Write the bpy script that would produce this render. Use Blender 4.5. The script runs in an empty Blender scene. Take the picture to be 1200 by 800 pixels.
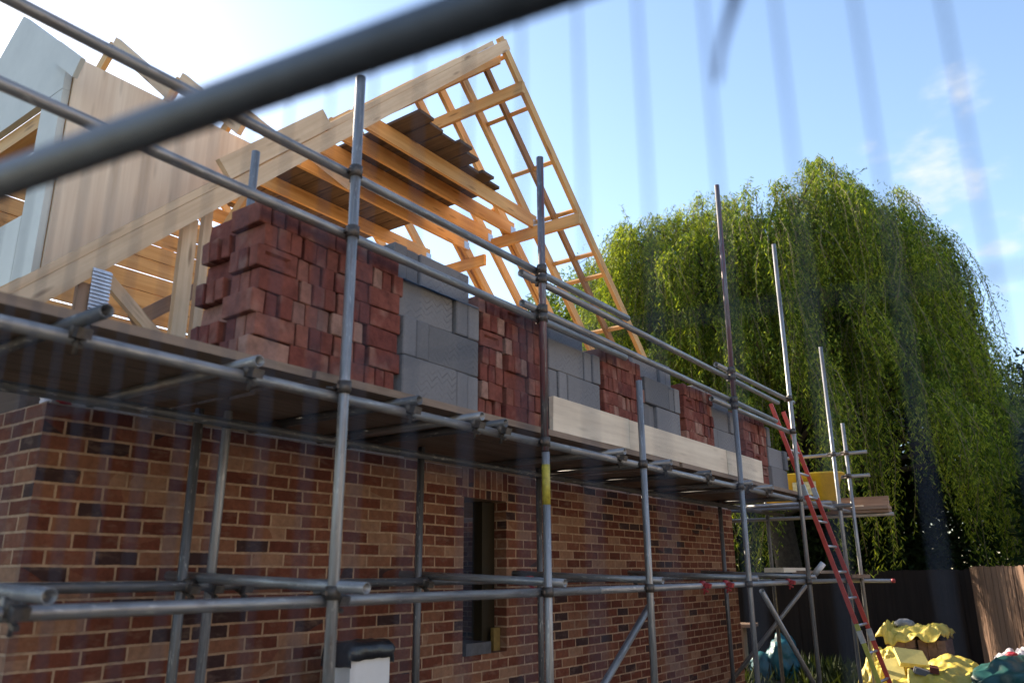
import bpy, math, random
import numpy as np
from mathutils import Vector, Matrix, noise as mnoise

rnd = random.Random(7)
sc = bpy.context.scene
COL = sc.collection
R = math.radians
V = Vector

# ------------------------------------------------------------------ tagging
def tag(o, label=None, cat=None, group=None, kind=None):
    if label: o['label'] = label
    if cat: o['category'] = cat
    if group: o['group'] = group
    if kind: o['kind'] = kind
    return o

def empty(name, loc=(0, 0, 0), rz=0.0, parent=None):
    o = bpy.data.objects.new(name, None)
    o.empty_display_size = .1
    COL.objects.link(o)
    o.location = loc
    o.rotation_euler = (0, 0, rz)
    if parent: o.parent = parent
    return o

# ------------------------------------------------------------------ mesh kit
class MB:
    def __init__(s):
        s.v = []; s.f = []; s.g = []; s.sm = []
    def add(s, verts, faces, grain=None, smooth=False):
        b = len(s.v)
        s.v += [tuple(p) for p in verts]
        s.g += [tuple(p) for p in (grain if grain is not None else verts)]
        s.f += [tuple(i + b for i in f) for f in faces]
        s.sm += [smooth] * len(faces)
    def build(s, name, mat, parent=None):
        me = bpy.data.meshes.new(name)
        me.from_pydata(s.v, [], s.f)
        at = me.attributes.new('gr', 'FLOAT_VECTOR', 'POINT')
        at.data.foreach_set('vector', np.array(s.g, dtype=np.float32).ravel())
        me.polygons.foreach_set('use_smooth', s.sm)
        me.update()
        if mat: me.materials.append(mat)
        o = bpy.data.objects.new(name, me)
        COL.objects.link(o)
        if parent: o.parent = parent
        return o

BF = [(0, 3, 2, 1), (4, 5, 6, 7), (0, 1, 5, 4), (1, 2, 6, 5), (2, 3, 7, 6), (3, 0, 4, 7)]

def beam(mb, p0, p1, up, w, h, j=0.0):
    """Squared timber from p0 to p1 (centre line); h along up, w across."""
    p0, p1, up = V(p0), V(p1), V(up)
    a = (p1 - p0); L = a.length; a.normalize()
    sd = a.cross(up).normalized(); up2 = sd.cross(a).normalized()
    o = V((rnd.random() * 20, rnd.random() * 20, rnd.random() * 20))
    vs, gs = [], []
    for t in (0, 1):
        for (x, y) in ((-1, -1), (1, -1), (1, 1), (-1, 1)):
            q = p0 + a * (L * t) + sd * (x * w / 2) + up2 * (y * h / 2)
            q += V((rnd.uniform(-j, j), rnd.uniform(-j, j), rnd.uniform(-j, j)))
            vs.append(q); gs.append(o + V((L * t, x * w / 2, y * h / 2)))
    mb.add(vs, BF, gs)

def box(mb, c, s, j=0.0, along=1):
    c = V(c)
    d = [V((1, 0, 0)), V((0, 1, 0)), V((0, 0, 1))][along]
    u = V((0, 0, 1)) if along != 2 else V((0, 1, 0))
    w = {0: s[1], 1: s[0], 2: s[0]}[along]; h = {0: s[2], 1: s[2], 2: s[1]}[along]
    beam(mb, c - d * s[along] / 2, c + d * s[along] / 2, u, w, h, j)

def ring(a):
    a = V(a).normalized()
    u = a.cross(V((0, 0, 1))) if abs(a.z) < .9 else a.cross(V((1, 0, 0)))
    u.normalize()
    return a, u, a.cross(u)

def tube(mb, p0, p1, r=.02415, seg=16, hollow=True):
    p0, p1 = V(p0), V(p1)
    a, u, w = ring(p1 - p0); L = (p1 - p0).length
    o = rnd.random() * 30
    prof = [(0, r, .0), (L, r, L)]
    if hollow:
        ri = r * .84
        prof = [(.05, ri, -.05), (0, ri, -.01), (0, r, 0), (L, r, L), (L, ri, L + .01), (L - .05, ri, L + .05)]
    vs, gs, fs = [], [], []
    n = len(prof)
    for (t, rr, g) in prof:
        for k in range(seg):
            an = 2 * math.pi * k / seg
            d = u * math.cos(an) + w * math.sin(an)
            vs.append(p0 + a * t + d * rr)
            gs.append((o + g, math.cos(an) * r, math.sin(an) * r))
    for i in range(n - 1):
        for k in range(seg):
            k2 = (k + 1) % seg
            fs.append((i * seg + k, i * seg + k2, (i + 1) * seg + k2, (i + 1) * seg + k))
    fs.append(tuple(range(seg - 1, -1, -1))); fs.append(tuple((n - 1) * seg + k for k in range(seg)))
    mb.add(vs, fs, gs, True)

def sweep(mb, pts, rads, seg=8):
    vs, fs = [], []
    for i, p in enumerate(pts):
        d = V(pts[min(i + 1, len(pts) - 1)]) - V(pts[max(i - 1, 0)])
        a, u, w = ring(d)
        for k in range(seg):
            an = 2 * math.pi * k / seg
            vs.append(V(p) + (u * math.cos(an) + w * math.sin(an)) * rads[i])
    for i in range(len(pts) - 1):
        for k in range(seg):
            k2 = (k + 1) % seg
            fs.append((i * seg + k, i * seg + k2, (i + 1) * seg + k2, (i + 1) * seg + k))
    fs.append(tuple(range(seg - 1, -1, -1))); fs.append(tuple((len(pts) - 1) * seg + k for k in range(seg)))
    mb.add(vs, fs, None, True)

# ------------------------------------------------------------------ materials
class NT:
    def __init__(s, name):
        s.m = bpy.data.materials.new(name); s.m.use_nodes = True
        s.t = s.m.node_tree; s.b = s.t.nodes['Principled BSDF']; s.out = s.t.nodes['Material Output']
    def n(s, typ, **k):
        nd = s.t.nodes.new(typ)
        for a, b in k.items(): setattr(nd, a, b)
        return nd
    def l(s, a, b): s.t.links.new(a, b)
    def val(s, sock, v):
        if hasattr(v, 'is_linked') or isinstance(v, bpy.types.NodeSocket): s.l(v, sock)
        else: sock.default_value = v
    def math(s, op, a, b=0.0, c=None, clamp=False):
        nd = s.n('ShaderNodeMath', operation=op, use_clamp=clamp)
        s.val(nd.inputs[0], a); s.val(nd.inputs[1], b)
        if c is not None: s.val(nd.inputs[2], c)
        return nd.outputs[0]
    def attr(s, nm='gr'):
        return s.n('ShaderNodeAttribute', attribute_name=nm).outputs['Vector']
    def scale(s, vec, sc_):
        nd = s.n('ShaderNodeVectorMath', operation='MULTIPLY'); s.l(vec, nd.inputs[0]); nd.inputs[1].default_value = sc_
        return nd.outputs[0]
    def noise(s, vec, scale, detail=3, rough=.55):
        nd = s.n('ShaderNodeTexNoise'); nd.inputs['Scale'].default_value = scale; nd.inputs['Detail'].default_value = detail
        nd.inputs['Roughness'].default_value = rough
        if vec is not None: s.l(vec, nd.inputs['Vector'])
        return nd.outputs['Fac']
    def ramp(s, fac, stops, interp='LINEAR'):
        nd = s.n('ShaderNodeValToRGB'); cr = nd.color_ramp; cr.interpolation = interp
        while len(cr.elements) < len(stops): cr.elements.new(.5)
        for e, (p, c) in zip(cr.elements, stops):
            e.position = p; e.color = (c[0], c[1], c[2], 1) if not isinstance(c, float) else (c, c, c, 1)
        s.l(fac, nd.inputs[0]); return nd.outputs[0]
    def mix(s, fac, a, b, typ='MIX'):
        nd = s.n('ShaderNodeMix', data_type='RGBA', blend_type=typ)
        s.val(nd.inputs[0], fac)
        for i, x in ((6, a), (7, b)):
            if isinstance(x, tuple): nd.inputs[i].default_value = (x[0], x[1], x[2], 1)
            else: s.l(x, nd.inputs[i])
        return nd.outputs[2]
    def bump(s, h, strength=.3, dist=.01):
        nd = s.n('ShaderNodeBump'); nd.inputs['Strength'].default_value = strength; nd.inputs['Distance'].default_value = dist
        s.l(h, nd.inputs['Height']); s.l(nd.outputs[0], s.b.inputs['Normal'])
    def col(s, c):
        if isinstance(c, tuple): s.b.inputs['Base Color'].default_value = (c[0], c[1], c[2], 1)
        else: s.l(c, s.b.inputs['Base Color'])
    def rough(s, r): s.val(s.b.inputs['Roughness'], r)

def wood(name, dark, light, knots=.5, rough=.7, dirt=0.0):
    t = NT(name); g = t.attr()
    n1 = t.noise(t.scale(g, (1.3, 26, 26)), 1.0, 4, .6)
    n2 = t.noise(t.scale(g, (.5, 5, 5)), 1.0, 2)
    f = t.math('ADD', t.math('MULTIPLY', n1, .6), t.math('MULTIPLY', n2, .5))
    c = t.ramp(f, [(.35, dark), (.72, light)])
    vo = t.n('ShaderNodeTexVoronoi'); vo.inputs['Scale'].default_value = 1.0
    t.l(t.scale(g, (2.2, 13, 13)), vo.inputs['Vector'])
    k = t.ramp(vo.outputs['Distance'], [(.08, 1.0), (.22, 0.0)])
    c = t.mix(t.math('MULTIPLY', k, knots), c, (dark[0] * .35, dark[1] * .3, dark[2] * .28))
    if dirt:
        d = t.ramp(t.noise(g, 3.5, 5, .65), [(.45, 0.0), (.7, 1.0)])
        c = t.mix(t.math('MULTIPLY', d, dirt), c, (.16, .12, .09))
    t.col(c); t.rough(rough); t.b.inputs['Specular IOR Level'].default_value = .25
    t.bump(n1, .25, .003)
    return t.m

def plain(name, c, rough=.6, metal=0.0, var=.25, nscale=8, bump=0.0, spec=None):
    t = NT(name); g = t.n('ShaderNodeTexCoord').outputs['Object']
    n = t.noise(g, nscale, 4, .6)
    lo = tuple(x * (1 - var) for x in c); hi = tuple(min(1, x * (1 + var)) for x in c)
    t.col(t.ramp(n, [(.3, lo), (.7, hi)])); t.rough(rough); t.b.inputs['Metallic'].default_value = metal
    if spec is not None: t.b.inputs['Specular IOR Level'].default_value = spec
    if bump: t.bump(n, bump, .02)
    return t.m

def brick_wall_mat(name, bw=.225, bh=.075, soldier=False):
    t = NT(name)
    tc = t.n('ShaderNodeTexCoord').outputs['Object']
    sp = t.n('ShaderNodeSeparateXYZ'); t.l(tc, sp.inputs[0])
    ge = t.n('ShaderNodeNewGeometry'); sn = t.n('ShaderNodeSeparateXYZ'); t.l(ge.outputs['True Normal'], sn.inputs[0])
    isy = t.math('GREATER_THAN', t.math('ABSOLUTE', sn.outputs[1]), .6)
    u = t.math('ADD', t.math('MULTIPLY', sp.outputs[0], isy), t.math('MULTIPLY', sp.outputs[1], t.math('SUBTRACT', 1.0, isy)))
    # slight laying irregularity
    wob = t.noise(tc, 5.0, 1)
    u = t.math('ADD', u, t.math('MULTIPLY', t.math('SUBTRACT', wob, .5), .012))
    v = t.math('ADD', sp.outputs[2], t.math('MULTIPLY', t.math('SUBTRACT', t.noise(tc, 3.1, 1), .5), .010))
    vr = t.math('DIVIDE', v, bh); row = t.math('FLOOR', vr)
    off = 0.0 if soldier else t.math('MULTIPLY', t.math('MODULO', row, 2.0), .5)
    ur = t.math('ADD', t.math('DIVIDE', u, bw), off); colm = t.math('FLOOR', ur)
    fu, fv = t.math('FRACT', ur), t.math('FRACT', vr)
    du = t.math('MULTIPLY', t.math('MINIMUM', fu, t.math('SUBTRACT', 1.0, fu)), bw)
    dv = t.math('MULTIPLY', t.math('MINIMUM', fv, t.math('SUBTRACT', 1.0, fv)), bh)
    fine = t.noise(tc, 55, 3)
    d = t.math('ADD', t.math('MINIMUM', du, dv), t.math('MULTIPLY', t.math('SUBTRACT', fine, .5), .006))
    mr = t.n('ShaderNodeMapRange', interpolation_type='SMOOTHSTEP'); t.l(d, mr.inputs[0])
    mr.inputs[1].default_value = .0050; mr.inputs[2].default_value = .0078
    mask = mr.outputs[0]
    cb = t.n('ShaderNodeCombineXYZ'); t.l(colm, cb.inputs[0]); t.l(row, cb.inputs[1]); t.l(isy, cb.inputs[2])
    wn = t.n('ShaderNodeTexWhiteNoise', noise_dimensions='3D'); t.l(cb.outputs[0], wn.inputs['Vector'])
    # patches of tan come together in some courses
    patch = t.noise(t.scale(tc, (.6, .6, 1.3)), 1.0, 2)
    sel = t.math('ADD', wn.outputs['Value'], t.math('MULTIPLY', t.math('SUBTRACT', patch, .5), 1.1))
    c = t.ramp(sel, [(0, (.062, .032, .030)), (.025, (.145, .044, .027)), (.26, (.185, .058, .034)), (.48, (.225, .083, .050)),
                     (.66, (.275, .122, .070)), (.85, (.35, .190, .118))], 'CONSTANT')
    n2 = t.noise(tc, 24, 4, .7)
    c = t.mix(.65, c, t.ramp(n2, [(.25, .35), (.75, 1.0)]), 'MULTIPLY')
    sm = t.ramp(t.noise(t.scale(tc, (1, 1, 2.5)), 9, 3), [(.55, 0.0), (.8, 1.0)])
    c = t.mix(t.math('MULTIPLY', sm, .35), c, (.30, .21, .16))
    mort = t.ramp(t.noise(tc, 16, 3), [(.3, (.30, .19, .12)), (.7, (.47, .315, .21))])
    c = t.mix(mask, mort, c)
    # mortar smears and a broad unevenness of the clay
    smear = t.ramp(t.noise(t.scale(tc, (2.2, 2.2, 5.0)), 1.6, 5, .7), [(.58, 0.0), (.72, 1.0)])
    c = t.mix(t.math('MULTIPLY', smear, .30), c, (.30, .20, .14))
    broad = t.ramp(t.noise(tc, .8, 3), [(.3, .72), (.7, 1.0)])
    c = t.mix(1.0, c, broad, 'MULTIPLY')
    t.col(c); t.rough(.9); t.b.inputs['Specular IOR Level'].default_value = .2
    h = t.math('ADD', mask, t.math('MULTIPLY', n2, .5))
    t.bump(h, .6, .008)
    return t.m

def loose_brick_mat():
    t = NT('loose_brick'); g = t.attr()
    oi = t.n('ShaderNodeObjectInfo').outputs['Random']
    c = t.ramp(oi, [(0, (.175, .052, .043)), (.3, (.225, .070, .053)), (.62, (.265, .092, .068)), (.84, (.31, .130, .098)), (.95, (.40, .23, .18)), (1, (.14, .050, .055))])
    off = t.n('ShaderNodeVectorMath', operation='ADD'); t.l(g, off.inputs[0])
    cx = t.n('ShaderNodeCombineXYZ'); t.l(t.math('MULTIPLY', oi, 37.0), cx.inputs[0]); t.l(cx.outputs[0], off.inputs[1])
    n = t.noise(off.outputs[0], 16, 5, .7)
    c = t.mix(.8, c, t.ramp(n, [(.28, .3), (.72, 1.0)]), 'MULTIPLY')
    bl = t.ramp(t.noise(off.outputs[0], 7, 2), [(.56, 0.0), (.70, 1.0)])
    c = t.mix(t.math('MULTIPLY', bl, .3), c, (.42, .27, .21))
    t.col(c); t.rough(.92); t.b.inputs['Specular IOR Level'].default_value = .2; t.bump(n, .9, .008)
    return t.m

def block_mat():
    t = NT('concrete_block'); g = t.attr()
    sp = t.n('ShaderNodeSeparateXYZ'); t.l(g, sp.inputs[0])
    oi = t.n('ShaderNodeObjectInfo').outputs['Random']
    zig = t.math('PINGPONG', t.math('ADD', sp.outputs[0], t.math('MULTIPLY', oi, .07)), .042)
    k = t.math('DIVIDE', t.math('ADD', sp.outputs[2], t.math('MULTIPLY', zig, .85)), .036)
    fr = t.math('FRACT', t.math('ADD', k, t.math('MULTIPLY', oi, 5.0)))
    ln = t.math('ABSOLUTE', t.math('SUBTRACT', fr, .5))
    line = t.ramp(ln, [(.05, 1.0), (.15, 0.0)])
    # only the wide faces are scored, and the scoring fades in patches
    side = t.math('GREATER_THAN', t.math('ABSOLUTE', sp.outputs[1]), .0495)
    pt = t.ramp(t.noise(g, 7, 2), [(.46, 0.0), (.66, 1.0)])
    line = t.math('MULTIPLY', t.math('MULTIPLY', line, side), pt)
    n = t.noise(g, 60, 4, .7)
    n3 = t.noise(g, 5, 3)
    c = t.ramp(oi, [(0, (.155, .155, .167)), (1, (.255, .250, .262))])
    c = t.mix(.5, c, t.ramp(n, [(.3, .6), (.7, 1.0)]), 'MULTIPLY')
    c = t.mix(.4, c, t.ramp(n3, [(.3, .65), (.7, 1.0)]), 'MULTIPLY')
    c = t.mix(t.math('MULTIPLY', line, .42), c, (.075, .075, .085))
    t.col(c); t.rough(.95)
    t.bump(t.math('SUBTRACT', t.math('MULTIPLY', n, .5), line), .6, .005)
    return t.m

def tube_mat(name, c, rust=.25, paint=None, pth=.5, rough=.42, metal=.5):
    t = NT(name); g = t.attr()
    n = t.noise(t.scale(g, (3, 60, 60)), 1.0, 5, .65)
    base = t.ramp(n, [(.32, tuple(x * .45 for x in c)), (.68, c)])
    r = t.ramp(t.noise(t.scale(g, (5, 40, 40)), 1.0, 4, .7), [(.54, 0.0), (.72, 1.0)])
    base = t.mix(t.math('MULTIPLY', r, rust), base, (.16, .09, .06))
    spl = t.ramp(t.noise(t.scale(g, (16, 70, 70)), 1.0, 2), [(.62, 0.0), (.70, 1.0)])
    base = t.mix(t.math('MULTIPLY', spl, .5), base, (.55, .53, .50))
    if paint:
        p = t.ramp(t.noise(t.scale(g, (1.6, 30, 30)), 1.0, 4, .7), [(pth, 1.0), (pth + .08, 0.0)])
        base = t.mix(p, base, paint)
        t.val(t.b.inputs['Metallic'], t.math('MULTIPLY', t.math('SUBTRACT', 1.0, p), metal))
    else:
        t.b.inputs['Metallic'].default_value = metal
    t.col(base)
    t.rough(t.math('ADD', rough - .12, t.math('MULTIPLY', n, .3)))
    t.bump(n, .12, .002)
    return t.m

def leaf_mat(name, c1, c2, c3, trans=.45):
    t = NT(name)
    rp = t.n('ShaderNodeNewGeometry').outputs['Random Per Island']
    po = t.n('ShaderNodeTexCoord').outputs['Object']
    n = t.noise(po, .55, 2)
    f = t.math('ADD', t.math('MULTIPLY', rp, .55), t.math('MULTIPLY', n, .55))
    c = t.ramp(f, [(.2, c1), (.5, c2), (.85, c3)])
    t.col(c); t.rough(.6); t.b.inputs['Specular IOR Level'].default_value = .14
    tr = t.n('ShaderNodeBsdfTranslucent'); mx = t.n('ShaderNodeMixShader'); mx.inputs[0].default_value = trans
    tint = t.mix(1.0, c, (1.25, 1.25, .42), 'MULTIPLY')
    t.l(tint, tr.inputs[0]); t.l(t.b.outputs[0], mx.inputs[1]); t.l(tr.outputs[0], mx.inputs[2]); t.l(mx.outputs[0], t.out.inputs[0])
    return t.m

M = {}
M['pine'] = wood('pine', (.46, .245, .085), (.70, .45, .205), .6, .6)
M['pine_pale'] = wood('pine_pale', (.56, .375, .225), (.77, .58, .39), .7, .7, .12)
M['ply'] = wood('plywood', (.64, .47, .325), (.81, .66, .50), .25, .7)
M['pine_dark'] = wood('treated_pine', (.17, .10, .05), (.30, .18, .09), .5, .7)
M['board_dark'] = wood('weathered_board', (.060, .042, .034), (.135, .10, .082), .4, .85, .3)
M['deck'] = wood('deck_board', (.17, .125, .095), (.31, .235, .185), .3, .85, .5)
M['toe'] = wood('new_board', (.60, .50, .39), (.80, .70, .56), .25, .75, .1)
M['fence'] = wood('fence_board', (.10, .058, .040), (.24, .145, .098), .2, .85, .2)
M['fence_shaded'] = wood('shade_toned_fence', (.010, .007, .006), (.026, .018, .014), .2, .9)  # back fence boards: the willow's shade is put into this near-black colour
M['timber'] = wood('rough_timber', (.22, .135, .09), (.40, .27, .19), .4, .8)
M['insul'] = plain('insulation_facing', (.53, .535, .49), .55, 0, .08, 2.5)
M['wall'] = brick_wall_mat('facing_brickwork')
M['soldier'] = brick_wall_mat('soldier_brickwork', .075, .225, True)
M['post'] = wood('stained_post', (.018, .013, .007), (.038, .028, .013), .3)
M['brick'] = loose_brick_mat()
M['block'] = block_mat()
M['galv'] = tube_mat('galvanised_tube', (.37, .37, .375), .55)
M['galv_dark'] = tube_mat('old_tube', (.17, .175, .185), .4, None, .5, .5)
M['galv_red'] = tube_mat('red_marked_tube', (.25, .245, .26), .3, (.13, .05, .055), .44, .5, .6)
M['coupler'] = plain('coupler_steel', (.10, .085, .075), .55, .6, .4, 40)
M['coupler_red'] = plain('red_coupler', (.33, .03, .035), .5, 0, .25, 30)
M['yellow_paint'] = plain('yellow_paint', (.42, .35, .05), .5, 0, .3, 30)
M['white_plastic'] = plain('white_plastic', (.68, .69, .72), .4, 0, .06, 4)
M['black_plastic'] = plain('black_polythene', (.022, .023, .028), .32, 0, .4, 7, .5)
M['blue_plastic'] = plain('blue_polythene', (.03, .085, .20), .3, 0, .3, 12, .4)
M['rail_paint'] = plain('fence_tube_steel', (.055, .066, .085), .5, .3, .2, 30)
M['wire'] = plain('fence_wire', (.032, .04, .058), .7, 0, .2, 30)
M['steel_plate'] = plain('nail_plate', (.52, .56, .62), .35, .8, .15, 60)
M['ladder_red'] = plain('red_fibreglass', (.46, .055, .035), .45, 0, .2, 9)
M['ladder_yellow'] = plain('yellow_green_fibreglass', (.42, .40, .07), .5, 0, .2, 9)
M['alu'] = plain('aluminium', (.52, .53, .55), .4, .8, .15, 30)
M['yellow_tarp'] = plain('yellow_sheeting', (.62, .48, .08), .5, 0, .25, 9, .7)
M['yellow_foam'] = plain('yellow_insulation', (.62, .52, .17), .8, 0, .12, 14)
M['yellow_tub'] = plain('yellow_tub', (.68, .43, .02), .45, 0, .15, 6)
M['green_bag'] = plain('green_sheeting', (.012, .075, .072), .45, 0, .35, 6, .4)
M['teal_tarp'] = plain('teal_sheeting', (.015, .125, .165), .45, 0, .3, 6, .4)
M['trash'] = plain('printed_plastic', (.60, .56, .60), .4, 0, .15, 9, .3)
M['red_plastic'] = plain('red_plastic', (.42, .03, .05), .4, 0, .3, 9)
M['stone'] = plain('grey_rubble', (.25, .245, .25), .9, 0, .3, 14, .5)
M['bark'] = plain('bark', (.045, .035, .027), .95, 0, .4, 14, .8)
M['twig'] = plain('willow_twig', (.16, .13, .05), .7, 0, .3, 20)
M['strap'] = plain('dark_blue_tie', (.01, .018, .07), .4, 0, .2, 20)
M['willow'] = leaf_mat('willow_leaf', (.018, .044, .009), (.095, .155, .020), (.40, .44, .05), .42)
M['leaf'] = leaf_mat('broad_leaf', (.05, .095, .02), (.10, .155, .028), (.16, .20, .035), .45)
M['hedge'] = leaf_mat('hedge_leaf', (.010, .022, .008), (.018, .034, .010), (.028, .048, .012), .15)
M['weed'] = leaf_mat('weed_leaf', (.018, .030, .010), (.03, .045, .014), (.05, .06, .02), .2)

def soil_mat():
    t = NT('yard_soil'); g = t.n('ShaderNodeTexCoord').outputs['Object']
    n = t.noise(g, .9, 6, .7); n2 = t.noise(g, 22, 5, .75)
    c = t.ramp(n, [(.35, (.13, .10, .075)), (.5, (.17, .135, .10)), (.66, (.08, .08, .045))])
    c = t.mix(.7, c, t.ramp(n2, [(.25, .3), (.75, 1.0)]), 'MULTIPLY')
    t.col(c); t.rough(.95); t.bump(n2, .8, .04)
    return t.m
M['soil'] = soil_mat()

def lawn_box(name, c, s, mat, parent, along=1, j=0):
    m = MB(); box(m, c, s, j, along); return m.build(name, mat, parent)

# ------------------------------------------------------------------ ground
gm = MB()
gv, gf = [], []
xs = [-400, -120, -50] + [-30 + 1.5 * i for i in range(41)] + [50, 120, 400]
ys = [-400, -120, -40] + [-15 + 1.5 * i for i in range(41)] + [70, 140, 600]
for y in ys:
    for x in xs:
        z = .05 * (mnoise.noise(V((x * .35, y * .35, 0)))) - .03 if -30 <= x <= 30 else -.03
        gv.append((x, y, z))
nx = len(xs)
for j in range(len(ys) - 1):
    for i in range(nx - 1):
        gf.append((j * nx + i, j * nx + i + 1, (j + 1) * nx + i + 1, (j + 1) * nx + i))
gm.add(gv, gf, None, True)
tag(gm.build('ground', M['soil']), kind='structure')

# ------------------------------------------------------------------ house
house = tag(empty('house', (-8, 6, 0)), 'unfinished brick house with bare timber roof frame above its gable wall', 'house')
def part(mb, name, mat, parent=house):
    # meshes are written in world coordinates; a part therefore undoes its thing's own offset
    o = mb.build(name, mat, None)
    o.parent = parent
    o.matrix_parent_inverse = Matrix.Translation(-V(parent.location)) if parent.type == 'EMPTY' else Matrix()
    return o
def pbox(name, c, s, mat, parent=house, along=1):
    m = MB(); box(m, c, s, 0, along); return part(m, name, mat, parent)

WX, WT = -3.95, .30          # outer face and thickness of the gable wall
WY0, WY1, WH = 1.70, 10.45, 2.40
OY0, OY1, OZ0, OZ1 = 4.83, 5.38, 1.02, 2.175
m = MB()
xc = WX - WT / 2
def wb(y0, y1, z0, z1): box(m, (xc, (y0 + y1) / 2, (z0 + z1) / 2), (WT, y1 - y0, z1 - z0))
wb(WY0, OY0, 0, WH); wb(OY1, WY1, 0, WH)
wb(OY0, OY1, 0, OZ0); wb(OY0 + .001, OY1 - .001, OZ1, WH - .004)
part(m, 'gable_wall', M['wall'])
m = MB(); box(m, (-8.1, WY0 + .15, WH / 2), (7.7, .30, WH), 0, 0); part(m, 'end_wall', M['wall'])
m = MB(); box(m, (-8.1, WY1 - .15, WH / 2), (7.7, .30, WH), 0, 0); part(m, 'end_wall', M['wall'])
m = MB(); box(m, (-12.1, 6.07, WH / 2), (.30, 8.13, WH)); part(m, 'back_wall', M['wall'])
# ragged mortar bed and half-laid bricks along the wall head
mortar = plain('fresh_mortar', (.36, .30, .25), .95, 0, .2, 40, .4)
y = WY0 + .02
while y < WY1 - .3:
    L = rnd.uniform(.25, .9)
    if rnd.random() < .65:
        m = MB(); box(m, (WX - .052, y + L / 2, WH + .006), (.094, L, .012 + rnd.random() * .006), .003); part(m, 'mortar_bed', mortar)
    y += L + rnd.uniform(.02, .2)
m = MB(); box(m, (WX - .17, 6.07, 2.452), (.22, 8.5, .10)); part(m, 'wall_plate', M['pine_dark'])
for yy in (WY0 + .18, WY1 - .18):
    m = MB(); box(m, (-8.1, yy, 2.487), (7.3, .20, .17), 0, 0); part(m, 'wall_plate', M['board_dark'])
pbox('soldier_course', (WX - .045, (OY0 + OY1) / 2 + .0, 2.2875), (.096, .60, .2248), M['soldier'])
win = pbox('window_opening', (WX - .17, OY1 - .085, (OZ0 + OZ1) / 2), (.10, .165, OZ1 - OZ0 - .01), M['post'], along=2)
pbox('cavity_closer', (WX - .07, OY1 - .055, OZ0 + .09), (.03, .085, .17), plain('dusty_foam', (.19, .12, .03), .9, 0, .2, 20), win)
pbox('damp_proof_strip', (WX - .10, OY0 + .17, OZ0 + .045), (.24, .30, .085), plain('damp_proof_course', (.06, .06, .07), .5, 0, .3, 20), win)
pbox('floor_slab', (-8.05, 6.07, .08), (7.4, 8.1, .1), M['stone'])
pbox('loft_floor', (-8.1, 6.07, 2.48), (7.5, 7.8, .045), M['pine'])

# roof geometry : ridge runs along X, slopes fall towards +Y and -Y at 44 degrees
AY, AZ, PT = 6.009, 7.307, math.tan(R(44))
def zs(y): return AZ - PT * abs(y - AY)
NR, NL = V((0, math.sin(R(44)), math.cos(R(44)))), V((0, -math.sin(R(44)), math.cos(R(44))))
def leg(x, y0, y1, w=.047, h=.10, mat='pine', side=1, name='rafter', drop=0.0):
    nr = NR if side > 0 else NL
    mb = MB()
    p0, p1 = V((x, y0, zs(y0))) - nr * (h / 2 + drop), V((x, y1, zs(y1))) - nr * (h / 2 + drop)
    beam(mb, p0, p1, nr, w, h)
    return part(mb, name, M[mat])
EYR, EYL = 11.05, 1.02
barge = leg(-4.42, 1.02, 5.995, .047, .118, 'pine_pale', -1, 'barge_rafter', .045)
r1 = leg(-4.424, AY - .035, EYR, .047, .105, 'pine')
leg(-4.77, AY + .05, EYR, .038, .10, 'pine_dark'); leg(-4.77, EYL, AY - .08, .038, .10, 'pine', -1)
RX = [-5.10, -5.44, -5.80, -6.86, -7.46, -8.06, -8.66, -9.26, -9.86, -10.46, -11.06, -11.66]
for i, x in enumerate(RX):
    leg(x, AY + .02, EYR, .047, .12, 'pine')
    leg(x, EYL, AY - .02, .047, .12, 'pine', -1)
leg(-6.19, 7.45, EYR, .047, .12, 'pine')
leg(-6.28, 7.40, 8.6, .047, .12, 'pine')
leg(-5.52, 7.3, 8.75, .047, .10, 'pine')
# ridge member between the first rafters and the others (sits just below the top edge)
m = MB(); beam(m, (-4.47, AY, AZ - .26), (-11.8, AY, AZ - .26), (0, 0, 1), .028, .16); part(m, 'ridge_board', M['pine'])
TIES = [-5.055, -5.395, -5.755, -6.15, -6.815, -7.40, -8.02, -8.62]
for i, x in enumerate(TIES):
    dy = (AZ - 5.87) / PT
    m = MB(); beam(m, (x, AY - dy - .04, 5.785), (x, AY + dy + .03, 5.785), (0, 0, 1), .038, .17)
    tie = part(m, 'collar_tie', M['pine'])
    for sgn in (1, -1):
        m = MB(); box(m, (x + .0205, AY + sgn * (dy + .0), 5.755), (.003, .10, .10)); part(m, 'nail_plate', M['steel_plate'], tie)
# binders running along under the right slope and noggins of the gable ladder
for (y, x0, x1) in ((6.42, -4.36, -6.05), (7.60, -4.38, -5.70), (7.72, -5.9, -6.9), (9.35, -4.30, -8.0)):
    c = V((0, y, zs(y))) - NR * .175
    m = MB(); beam(m, (x0, c.y, c.z), (x1, c.y, c.z), (0, 0, 1), .047, .145); part(m, 'binder', M['pine'])
for y in (6.16, 6.60, 7.09, 7.55, 7.98, 8.20, 8.75):
    m = MB()
    for (a, b) in ((-4.445, -4.75), (-4.79, -5.075)):
        c = V((0, y, zs(y))) - NR * .028
        beam(m, (a, c.y, c.z), (b, c.y, c.z), NR, .045, .045)
    part(m, 'noggin', M['pine'])
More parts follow.
